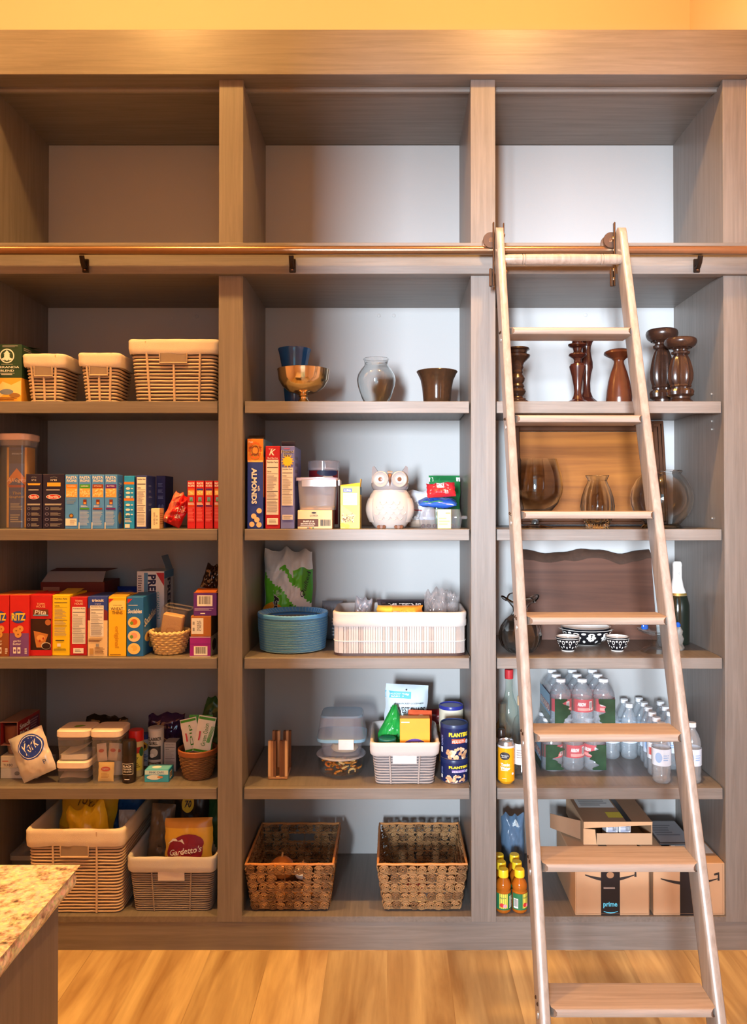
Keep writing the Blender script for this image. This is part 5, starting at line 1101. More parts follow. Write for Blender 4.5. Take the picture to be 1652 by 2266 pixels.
B = Box(884,951,1590,zi+.002,yf+.05,.04,C(246,170,48),h=None); f = B.f; q0 = (h-.02)/B.h
f.ell(.5,.40,.46,.22,C(90,70,170)); f.text('FAMILY SIZE',.5,.52,.085,C(250,236,160),w=.72,arc=.9,bold=.05); f.lines(.04,.91,.4,.95,1,WHITE); B.done('snack_box','orange carton with purple family pack badge in the grey basket','carton')
g, p = bag(.085,.18,.035,C(214,96,60,rough=.3),6.7,.1); p.ell(.55,.84,.18,.09,C(240,190,150)); p.ell(.55,.84,.09,.045,C(214,96,60)); put(g,'snack_bag','rust orange bag behind the orange carton in the grey basket','snack bag',(PX(925,yf+.12),yf+.118,zi+.016),rx=-.03,ry=.04)
# peanut cans
def can(name,label,px0,px1,z,Y,h_,decor,bodym,lidm,group=None):
    r = px2r(px0,px1,Y+.03); t = thing(name,label,'can',(min(PX((px0+px1)/2,Y+r),.2618-r*1.02),Y+r,z),0,group)
    def cb(g):
        g.lathe([(0,0),(r*.97,0),(r,.003),(r,h_-.012)],bodym,48,cap=False); decor(curved(g,r,.003,h_-.012,PI),g,r)
        g.lathe([(r*.99,.0005),(r*1.012,.002),(r*.99,.004)],C(206,206,210,rough=.25,metal=.9),48,cap=False)
    child(t,'can',cb); child(t,'lid',lambda g: g.lathe([(r*1.015,h_-.013),(r*1.02,h_-.003),(r*.99,h_),(r*.93,h_),(r*.9,h_-.003),(0,h_-.003)],lidm,48)); return t
def plant(c1,tx):
    def d(p,g,r):
        p.text('PLANTERS',.60,.80,.14,C(250,220,50),w=.50,bold=.06); p.rect(.42,.52,.76,.66,c1); p.text(tx,.58,.565,.07,WHITE,w=.3); p.text('HONEY ROASTED',.58,.62,.03,WHITE,w=.25); p.lines(.12,.4,.2,.75,7,C(140,150,200)); p.ell(.8,.56,.045,.07,C(200,206,226)); p.rect(.12,.18,.18,.36,WHITE)
        for k in range(34): p.ell(.28+.5*rnd.random(),.05+.30*rnd.random(),.04,.05,rnd.choice((C(222,180,140),C(200,150,110),C(238,210,180))),12,rot=rnd.random()*3); p.l -= p.e*.45
    return d
yc_ = YZ(1735,SZ[3]); hc1 = H_(1683,yc_,Z4)
can('nut_can','navy peanut can with purple label panel, lower of the pair','976','1041',Z4,yc_,hc1,plant(C(150,130,196),'MIXED'),NAVY,C(30,40,80)) if False else can('nut_can','navy peanut can with purple label panel, lower of the stacked pair',976,1037,Z4,yc_,hc1,plant(C(140,110,190),'PEANUTS'),C(24,36,84,rough=.3),C(30,44,90,rough=.35),'stacked navy peanut cans')
can('nut_can','navy peanut can with orange label panel, upper of the stacked pair',976,1037,Z4+hc1+.0004,yc_,H_(1606,yc_,Z4+hc1),plant(C(226,90,40),'PEANUTS'),C(24,36,84,rough=.3),C(40,56,100,rough=.35),'stacked navy peanut cans')
def blu(p,g,r):
    p.rect(0,0,1,.55,C(190,130,70)); p.rect(0,.55,1,1,C(236,226,200))
    for k in range(24): p.ell(.2+.6*rnd.random(),.08+.35*rnd.random(),.05,.05,C(150,90,44),10,rot=rnd.random()*3); p.l -= p.e*.45
    p.poly([(.2,.68),(.5,.92),(.8,.68),(.5,.46)],C(40,50,130)); p.text('BLUE',.5,.76,.1,WHITE,w=.22); p.text('DIAMOND',.5,.64,.1,WHITE,w=.4)
can('nut_can','almond can with a blue lid behind the stacked peanut cans',978,1031,Z4,.24,H_(1562,.26,Z4),blu,C(190,130,70),C(50,56,150,rough=.3))
g, p = bag(.10,.165,.05,lambda u,v: C(150,40,44,rough=.3) if v > .7 else C(190,150,110,rough=.3),8.8,.15); 
for k in range(18): p.ell(.2+.6*rnd.random(),.1+.5*rnd.random(),.08,.05,rnd.choice((C(206,170,90),C(110,60,40),C(90,110,50))),9); p.l -= p.e*.45
put(g,'snack_bag','dark red trail mix bag between grey basket and almond can','snack bag',(PX(968,.39),.39,Z4),rx=-.04)

# ---- bottom: seagrass baskets
SGR = C(158,118,76,rough=.65,var=.25,bump=.6,scale=300); SGD = C(120,86,54,rough=.7,var=.25,bump=.6,scale=300); SGO = C(196,132,74,rough=.6,var=.2,bump=.5,scale=300)
def seagrass(label,cx,yf,z,wt,dt,wb,db,h,hole,seed,loc_off=0):
    t = thing('seagrass_basket',label,'basket',(cx,yf+dt/2,z+.0048),0,'open seagrass baskets on the bottom middle shelf'); rr_ = random.Random(seed)
    C4 = [(-1,-1),(1,-1),(1,1),(-1,1)]
    def corner(i,q): return Vector((C4[i][0]*(wb+(wt-wb)*q)/2,C4[i][1]*(db+(dt-db)*q)/2,h*q))
    for wl in range(4):
        i, j = wl, (wl+1) % 4; g = G(); L = (corner(j,1)-corner(i,1)).length; nc = round(L/.035); nr = 5
        nv = (corner(j,0)-corner(i,0)).cross(corner(i,1)-corner(i,0)).normalized()
        pt = lambda s,q: corner(i,q)*(1-s)+corner(j,q)*s
        tx = (corner(j,1)-corner(i,1)).normalized(); tz = (corner(i,1)-corner(i,0)+corner(j,1)-corner(j,0)).normalized()
        hs = hole and wl in (0,2)
        for row in range(nr):
            q = (row+.5)/nr
            for k in range(nc):
                s = (k+.5+(.0 if row % 2 else .0))/nc
                if hs and row == nr-2 and abs(s-.5) < .22: continue
                c = pt(s,q)+nv*.002+tx*rr_.uniform(-.002,.002)+tz*rr_.uniform(-.002,.002); R0 = .5*min(L/nc,h/nr)*1.06; ph = rr_.uniform(0,6)
                pts = []
                for n_ in range(21):
                    f = n_/20; a = ph+f*2*PI*2.5; r = R0*(.98-.84*f); pts.append(c+tx*(r*math.cos(a))+tz*(r*.92*math.sin(a))+nv*(.0035*f))
                g.tube(pts,.0033,SGR if rr_.random() > .3 else SGD,5)
        for row in range(1,nr):
            q = row/nr
            for hs_ in (0,1):
                segs = ((0,1),)
                if hs and row == nr-1: segs = ((0,1),)
                for a,b in segs: g.tube([pt(a+(b-a)*m/26,q)+nv*(.004*math.sin(m*1.9+hs_*PI))+tz*(.003*math.cos(m*1.9+hs_*PI)) for m in range(27)],.0026,SGR,5)
        for k in range(nc+1):
            if k % 2 == 0: g.tube([pt(k/nc,0),pt(k/nc,1)],.0016,SGD,5)
        g.build('woven_wall',t)
    child(t,'rim',lambda g: g.tube([corner(i,1)*(1-m/12)+corner((i+1)%4,1)*(m/12)+Vector((0,0,.001*math.sin(m*2+i))) for i in range(4) for m in range(12)],.0042,SGO,7,closed=True))
    child(t,'bottom_rim',lambda g: g.tube([corner(i,0)*(1-m/8)+corner((i+1)%4,0)*(m/8)+Vector((0,0,.0042)) for i in range(4) for m in range(8)],.004,SGR,7,closed=True))
    child(t,'base',lambda g: g.box(-wb/2+.004,wb/2-.004,-db/2+.004,db/2-.004,.003,.006,SGD))
    return t
yf = .012; zr = P(871,1917,yf)[1]; h = zr-Z5; yb2 = YZ(1826,zr)
for px0,px1,pb0,pb1,lab,hole,sd in ((537,736,556,722,'open seagrass basket with cut-out handles holding onions',True,4),(836,1032,852,1018,'open seagrass basket without handle holes beside the divider',False,9)):
    x0,x1 = PX(px0,yf),PX(px1,yf); wbm = PX(pb1,yf)-PX(pb0,yf); dt = yb2-yf
    sg = seagrass(lab,(x0+x1)/2+(.006 if hole else 0),yf+.004,Z5,x1-x0-(.010 if hole else 0),dt,wbm,dt*.86,h,hole,sd)
    if hole: s0 = sg.location.copy()
    else: s1 = sg.location.copy()
def onion(name,label,cat,loc,r,c,el=1.0,root=True):
    t = thing(name,label,cat,loc); g = None
    child(t,'bulb',lambda g: g.lathe([(0,0),(r*.3,r*.04),(r*.75,r*.3*el),(r,r*.85*el),(r*.88,r*1.3*el),(r*.5,r*1.62*el),(r*.18,r*1.75*el),(0,r*1.78*el)],c,28,cap=False)); child(t,'stem',lambda g: g.tube([(0,0,r*1.7*el),(.001,0,r*1.9*el),(.003,.001,r*2.1*el)],lambda u: .005*(1-.5*u),C(190,150,100,rough=.7),8))
onion('onion','orange-brown onion seen through the cut-out of the seagrass basket','onion',(s0.x-.036,s0.y-.088,Z5+.0840),.043,C(206,132,66,rough=.35,var=.2)); onion('onion','large tan onion behind the other onion in the seagrass basket','onion',(s0.x-.045,s0.y+.02,Z5+.0112),.046,C(190,126,70,rough=.35,var=.2)); onion('garlic_bulb','white garlic bulb beside the onion in the seagrass basket','garlic',(s0.x+.038,s0.y-.095,Z5+.0835),.032,C(230,222,212,rough=.6,var=.06))
onion('onion','onion at the bottom of the seagrass basket under the other onions','onion',(s0.x-.038,s0.y-.10,Z5+.0112),.036,C(200,130,70,rough=.35,var=.2)); onion('onion','onion at the bottom of the seagrass basket under the garlic','onion',(s0.x+.04,s0.y-.095,Z5+.0112),.036,C(196,126,66,rough=.35,var=.2))
onion('red_onion','dark red onion low in the seagrass basket by the divider','onion',(s1.x-.02,s1.y-.07,Z5+.0203),.042,C(120,20,40,rough=.35,var=.2))
g = G(); g.grid(lambda u,v: (-.11+.22*u,-.11+.22*v,.003+.004*noise.noise(Vector((u*6,v*6,2)))+.02*max(0,.15-v)),16,16,C(236,236,240,rough=.6)); bake(g); tag(g.build('paper_sheet',None,(s1.x,s1.y-.01,Z5+.0113)),'white paper sheet lying on the bottom of the right seagrass basket','paper')
# ================================================================== right bay
DKW = C(50,30,22,rough=.25,var=.3,scale=40,spec=.6); CHW = C(84,42,24,rough=.22,var=.25,scale=30,spec=.6); MHG = C(56,24,18,rough=.2,var=.25,scale=40,spec=.6)
gS = 'dark wooden candlesticks'
def stick(label, px0, px1, pyt, Y, prof, m, wob=None, n=40):
    r = px2r(px0,px1,Y); h = H_(pyt,Y,Z1); t = thing('candlestick',label,'candlestick',(PX((px0+px1)/2,Y),Y,Z1),0,gS)
    k = next(i for i,p in enumerate(prof) if p[1] >= .12); e = next(i for i,p in enumerate(prof) if p[1] >= .84)
    pr = [(a*r,b*h) for a,b in prof]
    for nm, seg in (('base',pr[:k+1]),('shaft',pr[k:e+1]),('candle_cup',pr[e:])):
        child(t,nm,lambda g: g.lathe(seg,m,n,cap=False,wob=wob if nm == 'shaft' else None),ang=.5)
    return t
ring = [(0,0),(1,0),(1.0,.03),(.86,.05),(.84,.07),(.7,.085),(.68,.11),(.52,.13),(.44,.16),(.58,.2),(.66,.24),(.6,.28),(.48,.30),(.56,.33),(.5,.36),(.44,.38),(.55,.42),(.6,.47),(.5,.52),(.4,.55),(.46,.58),(.42,.62),(.5,.66),(.46,.70),(.52,.74),(.7,.78),(.95,.84),(1.0,.875),(.84,.885),(.72,.91),(.78,.95),(.96,.975),(.92,1.0),(.6,.99),(0,.985)]
stick('ringed dark candlestick beside the left ladder rail',1116,1173,771,.12,ring,DKW)
turn = [(0,0),(1.0,0),(1.0,.02),(.8,.045),(.5,.07),(.36,.12),(.3,.18),(.34,.26),(.5,.40),(.66,.50),(.7,.535),(.6,.565),(.34,.59),(.3,.62),(.38,.645),(.62,.67),(.76,.69),(.72,.71),(.4,.725),(.34,.75),(.4,.79),(.68,.81),(.8,.83),(.8,.845),(.5,.86),(.44,.89),(.64,.92),(.92,.945),(1.0,.97),(.96,1.0),(.5,.99),(0,.985)]
stick('tall reddish turned candlestick in front of the slender curved one',1252,1304,738,.10,turn,MHG)
slen = [(0,0),(1,0),(1,.02),(.95,.05),(.7,.09),(.42,.14),(.27,.22),(.24,.34),(.3,.46),(.42,.55),(.42,.62),(.34,.70),(.28,.78),(.3,.84),(.4,.9),(.56,.94),(.62,.97),(.6,1.0),(.3,.99),(0,.985)]
stick('slender curved candlestick behind the tall reddish turned one',1266,1330,742,.20,slen,MHG)
vase = [(0,0),(.76,0),(.84,.01),(.86,.04),(.86,.12),(.82,.25),(.72,.42),(.56,.58),(.40,.70),(.33,.76),(.34,.80),(.5,.84),(.82,.885),(1.0,.92),(.98,.955),(.92,.97),(.7,.995),(.5,1.0),(0,.99)]
stick('smooth brown bottle-shaped candle pillar with a wide mouth',1337,1402,774,.11,vase,CHW)
carv = [(0,0),(.78,0),(.8,.02),(.7,.045),(.6,.07),(.62,.1),(.82,.13),(.86,.18),(.76,.215),(.6,.225),(.62,.245),(.7,.26),(.66,.285),(.72,.31),(.8,.37),(.82,.45),(.74,.56),(.62,.66),(.5,.72),(.42,.745),(.58,.765),(.62,.79),(.44,.81),(.46,.83),(.7,.855),(.9,.885),(1.0,.925),(1.02,.955),(.98,.985),(.9,1.0),(.7,.985),(0,.98)]
fl = lambda a,z: 1-.13*abs(math.sin(a*5))
stick('taller carved candlestick with fluted bulb, by the shelf wall',1431,1499,731,.19,[(p[0]*(.96 if .8 > p[1] else 1),p[1]) for p in carv],DKW,fl,72)
stick('shorter carved candlestick in front of the taller fluted one',1471,1541,750,.075,[(p[0]*.98,p[1]) for p in carv],DKW,fl,72)

# ---- shelf 2: framed wooden panel, glass
FRW = C(78,46,28,rough=.35,var=.25,scale=30)
PANEL = wood('amber_panel',(112,62,24),(168,104,42),'X',rough=.35,s=.2,fine=1.2)
t = thing('framed_panel','large amber wooden panel in a dark carved frame leaning at the back','framed panel',(PX(1300,.40),.40,Z2),0)
wF, hF = PX(1478,.36)-PX(1128,.36),   .415
M_ = -.16
def fr(g):
    for a in ((-wF/2,-wF/2+.042,0,hF),(wF/2-.042,wF/2,0,hF),(-wF/2+.0421,wF/2-.0421,0,.042),(-wF/2+.0421,wF/2-.0421,hF-.042,hF)):
        g.box(a[0],a[1],-.011,.011,a[2],a[3],FRW,.003)
    for q in (.012,.026):
        x = wF/2-q; g.tube([(-x,-.0115,q),(x,-.0115,q),(x,-.0115,hF-q),(-x,-.0115,hF-q)],.0035,FRW,6,closed=True)
    g.v = [(x,y*math.cos(M_)-z*math.sin(M_)*-1*-1 if False else y*math.cos(M_)+z*math.sin(-M_)*.9,z*math.cos(M_)+.0035+abs(y)*.2) for x,y,z in g.v]
child(t,'frame',lambda g: fr(g))
def pn(g):
    g.box(-wF/2+.0425,wF/2-.0425,-.004,.004,.0425,hF-.0425,PANEL)
    g.v = [(x,y*math.cos(M_)+z*math.sin(-M_)*.9,z*math.cos(M_)+.0035) for x,y,z in g.v]
child(t,'panel',pn)
t.location.y = .375
def glass(name,label,cat,px0,px1,pyt,Y,z,outer,th=.003,wob=None,n=56,floor_=.012,m=CLEAR):
    r = px2r(px0,px1,Y); h = H_(pyt,Y,z)
    o = [(a*r,b*h) for a,b in outer]; inn = [(max(0,a-th),b) for a,b in o[::-1] if b > floor_]
    return jar_lathe(name,label,cat,(PX((px0+px1)/2,Y),Y,z),[(0,.0015)]+o+inn+[(0,floor_)],m,None,n,wob=wob)
r = px2r(1122,1244,.17); h = H_(1016,.17,Z2); t = thing('brandy_glass','oversized clear brandy snifter on a short stem','glass',(PX(1183,.17),.17,Z2))
hs = h*.215
child(t,'foot',lambda g: g.lathe([(0,0),(r*.62,0),(r*.64,.002),(r*.5,.005),(r*.2,.009),(r*.15,.013)],CLEAR,44,cap=False))
child(t,'stem',lambda g: g.lathe([(r*.15,.0131),(r*.14,hs*.5),(r*.2,hs*.62),(r*.34,hs*.78),(r*.3,hs*.9),(r*.24,hs*.98)],CLEAR,32,cap=False))
child(t,'bowl',lambda g: g.lathe([(0,hs),(r*.3,hs+.001),(r*.6,hs*1.14),(r*.85,h*.36),(r*.98,h*.50),(r,h*.58),(r*.96,h*.74),(r*.84,h*.92),(r*.77,h),(r*.755,h),(r*.82,h*.92),(r*.94,h*.74),(r*.975,h*.58),(r*.955,h*.50),(r*.82,h*.37),(r*.56,hs*1.2),(r*.25,hs+.006),(0,hs+.005)],CLEAR,56,cap=False))
glass('glass_vase','small ribbed clear glass vase standing before the amber panel','vase',1284,1358,1052,.07,Z2,[(.7,0),(.72,.01),(.66,.04),(.8,.15),(.95,.28),(1.0,.42),(.94,.58),(.78,.74),(.60,.86),(.56,.90),(.62,.95),(.70,.995),(.69,1.0)],.003,lambda a,z: 1+.025*math.cos(a*14)*(1 if z < .1 else .2),112)
glass('glass_vase','round clear fishbowl vase with a rolled rim in front of the framed panel edge','vase',1396,1531,1041,.11,Z2,[(.62,0),(.66,.01),(.62,.04),(.56,.07),(.66,.13),(.86,.25),(.98,.40),(1.0,.52),(.95,.68),(.80,.84),(.63,.93),(.60,.95),(.64,.97),(.65,.99),(.62,1.0)],.004)

# ---- shelf 3
WAL = wood('walnut_slab',(60,36,28),(112,72,54),'X',rough=.4,s=.1,fine=1.4)
BARK = C(66,44,32,rough=.7,var=.3,scale=60,bump=.5)
x0,x1 = PX(1140,.40),PX(1445,.40); zl = H_(1215,.42,Z3); t = thing('live_edge_board','dark walnut serving board with a wavy live edge leaning at the back','board',((x0+x1)/2,.372,Z3))
n = 30; W_ = x1-x0
top = [zl-.010+.012*noise.noise(Vector((i*.23,3.1,0)))+.006*math.sin(i*.42+1.2) for i in range(n+1)]
inr = [top[i]-.036-.010*noise.noise(Vector((i*.31,8.1,0)))-.004*math.sin(i*.6) for i in range(n+1)]
lean = lambda y,z: (y+.075*z/zl, z)
def slabm(g):
    V = []
    for y,th in ((-.012,0),(.012,1)):
        for i in range(n+1): V.append((-W_/2+W_*i/n,*lean(y,.0)))
        for i in range(n+1): V.append((-W_/2+W_*i/n,*lean(y,(inr if th == 0 else top)[i])))
    k = n+1; Fc = []
    for i in range(n):
        Fc += [(i,i+1,k+i+1,k+i),(2*k+i+1,2*k+i,3*k+i,3*k+i+1),(i+1,i,2*k+i,2*k+i+1)]
    Fc += [(0,k,3*k,2*k),(n,2*k+n,3*k+n,k+n)]
    g.add(V,Fc,WAL)
child(t,'board',slabm)
def barkm(g):
    V = []
    for i in range(n+1):
        x = -W_/2+W_*i/n
        V += [(x,*lean(-.0121,inr[i]+.0003)),(x,*lean(-.009,(inr[i]+top[i])/2+.003)),(x,*lean(.002,top[i]-.001)),(x,*lean(.0121,top[i]+.0006))]
    g.add(V,[(4*i+j,4*i+4+j,4*i+5+j,4*i+1+j) for i in range(n) for j in range(3)],BARK)
child(t,'live_edge',barkm,label='rough dark bark edge')
# ruffled glass vase
r = px2r(1104,1199,.10); h = H_(1322,.12,Z3); yv = .125
def ruf(a,z): q = max(0,(z/h-.80)/.2); return 1+.16*q*math.sin(a*4+.5)
t = thing('glass_vase','clear ribbed glass vase with a ruffled rim behind the left ladder rail','vase',(PX(1150,yv),yv,Z3))
def rv(g):
    pr = [(0,.002),(.56,.0),(.6,.006),(.86,.10),(.99,.24),(1.0,.34),(.92,.46),(.70,.58),(.44,.67),(.34,.74),(.36,.81),(.55,.90),(.82,.96)]
    P_ = [(a*r,b*h) for a,b in pr]; P_ += [(a-.003 if a > .004 else a,b+.003) for a,b in P_[::-1]]
    g.lathe(P_,CLEAR,96,cap=False,wob=lambda a,z: (1+.012*math.cos(a*18)*(z < h*.7))*ruf(a,z))
    o = len(g.v); g.v = [(x,y,z+(.012*math.sin(4*math.atan2(y,x)+.5)+.004)*max(0,(z/h-.84)/.16)) for x,y,z in g.v]
child(t,'vase_wall',rv)
child(t,'rim',lambda g: g.tube([((r*.80)*ruf(a,h*.96)*math.cos(a),(r*.80)*ruf(a,h*.96)*math.sin(a),h*.965+(.012*math.sin(4*a+.5)+.004)*.8) for a in [2*PI*k/72 for k in range(72)]],.0032,CLEAR,7,closed=True))
BWK = C(26,26,30,rough=.25); BWW = C(238,234,228,rough=.25)
def patterned(name,label,cat,px0,px1,pyt,Y,prof,group=None,big=False):
    r = px2r(px0,px1,Y); h = H_(pyt,Y,Z3); t = thing(name,label,cat,(PX((px0+px1)/2,Y),Y,Z3),0,group)
    pr = [(a*r,b*h) for a,b in prof]
    def rad(z):
        for (a,b),(c,d) in zip(pr[1:],pr[2:]):
            if b <= z <= d: return a+(c-a)*(z-b)/max(1e-6,d-b)
        return pr[-1][0]
    def b_(g):
        rm = pr[-1][0]
        g.lathe([(0,0)]+pr[1:],BWK,48,cap=False); g.lathe([(pr[-1][0],h),(pr[-1][0]*1.015,h+.001),(pr[-1][0]*.94,h+.001)]+[(max(.002,a-.003),b+.002) for a,b in pr[::-1][1:-2]]+[(0,.008)],BWW,48,cap=False)
        W = PI; p = Pr(g,lambda a,b,l: ((rad(b)+l)*math.sin(a/rm-W/2),-(rad(b)+l)*math.cos(a/rm-W/2),b),W*rm,h,sub=14,eps=.0005)
        for k in range(-2,3):
            u = .5+k*.2
            def swirl(u0,v0,du,dv,tw):
                pts = []
                for j in range(15):
                    f = j/14; a = tw*f*4.4; q = 1-.75*f; pts.append((u0+du*q*math.sin(a),v0+dv*(1-q*math.cos(a))))
                V = []
                for (a,b) in pts:
                    V.append((a,b))
                wd = .016
                for (a,b),(c,d) in zip(V,V[1:]):
                    nx,ny = -(d-b),(c-a); L = math.hypot(nx*2,ny) or 1; nx,ny = nx/L*wd*.6,ny/L*wd*2.2
                    p.poly([(a+nx,b+ny),(a-nx,b-ny),(c-nx,d-ny),(c+nx,d+ny)],BWW); p.l -= p.e*.5
            swirl(u-.02,.5,.075,.17,1); swirl(u+.02,.5,.075,.17,-1)
            p.ell(u,.36,.02,.07,BWW,12); p.ell(u+.1,.74,.03,.06,BWW,12); p.ell(u+.1,.28,.022,.09,BWW,12)
            if big:
                for q in range(6): p.ell(u+.045*math.cos(q*1.047),.52+.12*math.sin(q*1.047),.02,.075,BWW,10,rot=q*1.047)
        p.rect(.02,.90,.98,.925,BWW); p.rect(.02,.0,.98,.07,BWW)
    child(t,'cup_wall' if not big else 'bowl_wall',b_); return t
yc_ = YZ(1441,SZ[2])
cupp = [(0,0),(.44,0),(.48,.03),(.46,.06),(.62,.16),(.80,.34),(.93,.58),(.99,.82),(1.0,1.0)]
for (a,b_),lab in (((1230,1280),'small black and white patterned cup nearer the ruffled glass vase'),((1340,1388),'small black and white patterned cup nearer the right ladder rail')):
    patterned('patterned_cup',lab,'cup',a,b_,1408,yc_+.012,cupp,'patterned cups')
patterned('patterned_bowl','wider black and white patterned bowl behind the two small cups','bowl',1240,1348,1385,.275,[(0,0),(.34,0),(.40,.02),(.62,.16),(.82,.38),(.94,.64),(1.0,1.0)],None,True)
# footed glass dish with small ornaments, bottle
r = px2r(1416,1478,.10); t = thing('glass_dish','small clear footed glass dish behind the right ladder rail','dish',(PX(1447,.12),.12,Z3)); hd = H_(1392,.12,Z3)
child(t,'foot',lambda g: g.lathe([(0,0),(r*.95,0),(r*1.0,.003),(r*.8,.012),(r*.3,.020),(r*.16,hd*.5),(r*.3,hd*.62),(r*.16,hd*.7)],THIN,24,cap=False,wob=lambda a,z: 1+.04*math.cos(a*8)))
child(t,'bowl',lambda g: g.lathe([(0,hd*.71),(r*.3,hd*.73),(r*.8,hd*.82),(r*1.2,hd*.97),(r*1.22,hd),(r*1.15,hd*.98),(r*.75,hd*.86),(0,hd*.78)],THIN,48,cap=False,wob=lambda a,z: 1+.04*math.cos(a*12)))
BG = C(20,90,190,rough=.08,spec=.8)
g = G(); g.lathe([(0,0),(.010,.001),(.013,.006),(.012,.014),(.009,.022),(.004,.034),(0,.040)],BG,20,sy=.5); tag(g.build('glass_ornament',None,(PX(1425,.12),.12,Z3+hd*.98)),'tiny pointed bright blue glass ornament resting on the dish rim','ornament')
t = thing('ornament_figure','small grey and blue ornament beside the dark bottle','ornament',(PX(1499,.16),.16,Z3))
def sh(g):
    g.lathe([(0,0),(.02,0),(.022,.006),(.014,.02),(.017,.04),(.012,.055),(.015,.068),(.009,.082),(0,.088)],C(126,122,116,rough=.5,var=.2),24,cap=False,wob=lambda a,z: 1+.16*math.sin(a*3+z*60))
child(t,'figure',sh); child(t,'blue_glass',lambda g: g.lathe([(0,0),(.008,.002),(.010,.009),(.006,.017),(0,.02)],BG,16,(-.006,-.012,.082)))
t = thing('sparkling_wine_bottle','dark green wine bottle with white and gold foil neck','bottle',(PX(1497,.27),.27,Z3)); h = H_(1242,.27,Z3)
DG = C(24,32,24,rough=.1,spec=.7)
child(t,'bottle',lambda g: g.lathe([(0,.006),(.036,.0),(.043,.004),(.044,.12),(.043,h*.48),(.034,h*.60),(.022,h*.70),(.0165,h*.80),(.0160,h*.9)],DG,40,cap=False))
def foil(g):
    g.lathe([(.0345,h*.595),(.0227,h*.70),(.0172,h*.80),(.0166,h*.93),(.0175,h*.955),(.016,h*.985),(.012,h),(0,h)],C(232,228,222,rough=.35),36,cap=False); g.lathe([(.0349,h*.59),(.0322,h*.622),(.0316,h*.62),(.034,h*.59)],C(214,180,100,metal=.8,rough=.3),36,cap=False)
    p = curved(g,.0185,h*.72,h*.92,PI*.8,sub=6); p.text('ND',.5,.7,.12,C(120,116,110),w=.16)
child(t,'foil',foil,label='white and gold foil')

# ---- shelf 4: bottles
def bottle(name,label,px,Y,r,pyt,body,capm,label_m=None,shape='spirit',caph=.03,liquid=None):
    h = H_(pyt,Y,Z4); t = thing(name,label,'bottle',(PX(px,Y),Y,Z4)); hc = h-caph
    pr = {'spirit':[(0,.004),(r*.9,0),(r,.004),(r,hc*.58),(r*.9,hc*.68),(r*.5,hc*.78),(r*.36,hc*.86),(r*.36,hc)],'square':[(0,.004),(r*.92,0),(r,.004),(r,hc*.70),(r*.8,hc*.80),(r*.4,hc*.86),(r*.36,hc)]}[shape]
    child(t,'bottle',lambda g: g.lathe(pr,body,36,cap=False))
    child(t,'cap',lambda g: g.lathe([(r*.42,hc-.004),(r*.44,hc+.002),(r*.44,h-.002),(r*.40,h),(0,h)],capm,28))
    if label_m:
        def lb(g):
            p = curved(g,r+.0004,hc*.2,hc*.48,PI*.9); p.rect(0,0,1,1,label_m); p.lines(.25,.3,.75,.75,4,GREY)
        child(t,'label',lb)
    return t
bottle('liquor_bottle','tall clear bottle with a red cap beside the divider',1125,.22,.036,1481,glassy('green_tint_glass',(240,246,242),.8,.05,(206,216,210),.05),C(178,44,50,rough=.4))
bottle('liquor_bottle','clear bottle with a round cork ball beside the left ladder rail',1152,.118,.031,1540,THIN,C(222,186,140,rough=.6),C(226,226,224),'square',.028)
bottle('liquor_bottle','amber-tinted bottle with white label against the divider',1110,.315,.034,1556,glassy('amber_glass',(226,206,170),.6,.08,(190,150,100),.3),C(120,90,70),C(232,214,206))
bottle('bottle','short dark-capped bottle hidden behind the yellow can',1108,.138,.03,1613,glassy('smoke_glass',(200,200,200),.7,.1,(120,110,100),.3),C(50,34,28,rough=.3),None,'square',.03)
def tonic(p,g,r):
    p.rect(.0,.94,1,1,C(196,196,200)); p.ell(.40,.72,.20,.11,INK); p.text('Signature',.40,.73,.05,WHITE,w=.28,shear=.2); p.lines(.28,.67,.52,.695,1,WHITE); p.text('Tonic',.42,.48,.085,WHITE,w=.34,bold=.05); p.text('Water',.42,.38,.085,WHITE,w=.38,bold=.05); p.lines(.25,.30,.6,.34,1,WHITE); p.ell(.72,.22,.05,.035,C(220,220,220)); p.lines(.3,.08,.5,.1,1,WHITE)
rT = px2r(1100,1137,.05); t = thing('tonic_can','yellow-orange tonic can with a black round badge','can',(PX(1118.5,.04+rT),.04+rT,Z4)); hT = H_(1641,.05,Z4)
YC = C(244,170,30,rough=.25,metal=.2); AL = C(206,206,210,rough=.25,metal=.9)
def tb(g):
    g.lathe([(0,.004),(rT*.72,.0),(rT*.80,.003),(rT,.010),(rT,hT-.014)],YC,40,cap=False); tonic(curved(g,rT,.010,hT-.014,PI),g,rT)
child(t,'can',tb); child(t,'lid',lambda g: g.lathe([(rT,hT-.0139),(rT*.84,hT-.003),(rT*.86,hT),(rT*.80,hT),(rT*.76,hT-.005),(0,hT-.005)],AL,40,cap=False),label='silver can end')
WB = glassy('bottle_plastic',(248,250,252),.95,.12,(236,244,250),.16,rough=.12); CAPW = C(236,238,242,rough=.4)
def wbody(h,r):
    return [(0,.003),(r*.55,.002),(r*.8,.0),(r*.97,.006),(r,.014),(r*.93,h*.14),(r,h*.18),(r*.97,h*.26),(r,h*.30),(r*1.0,h*.56),(r*.93,h*.60),(r*.98,h*.64),(r*.9,h*.72),(r*.66,h*.82),(r*.42,h*.88),(r*.40,h*.91),(r*.48,h*.915),(r*.48,h*.925),(r*.38,h*.93)]
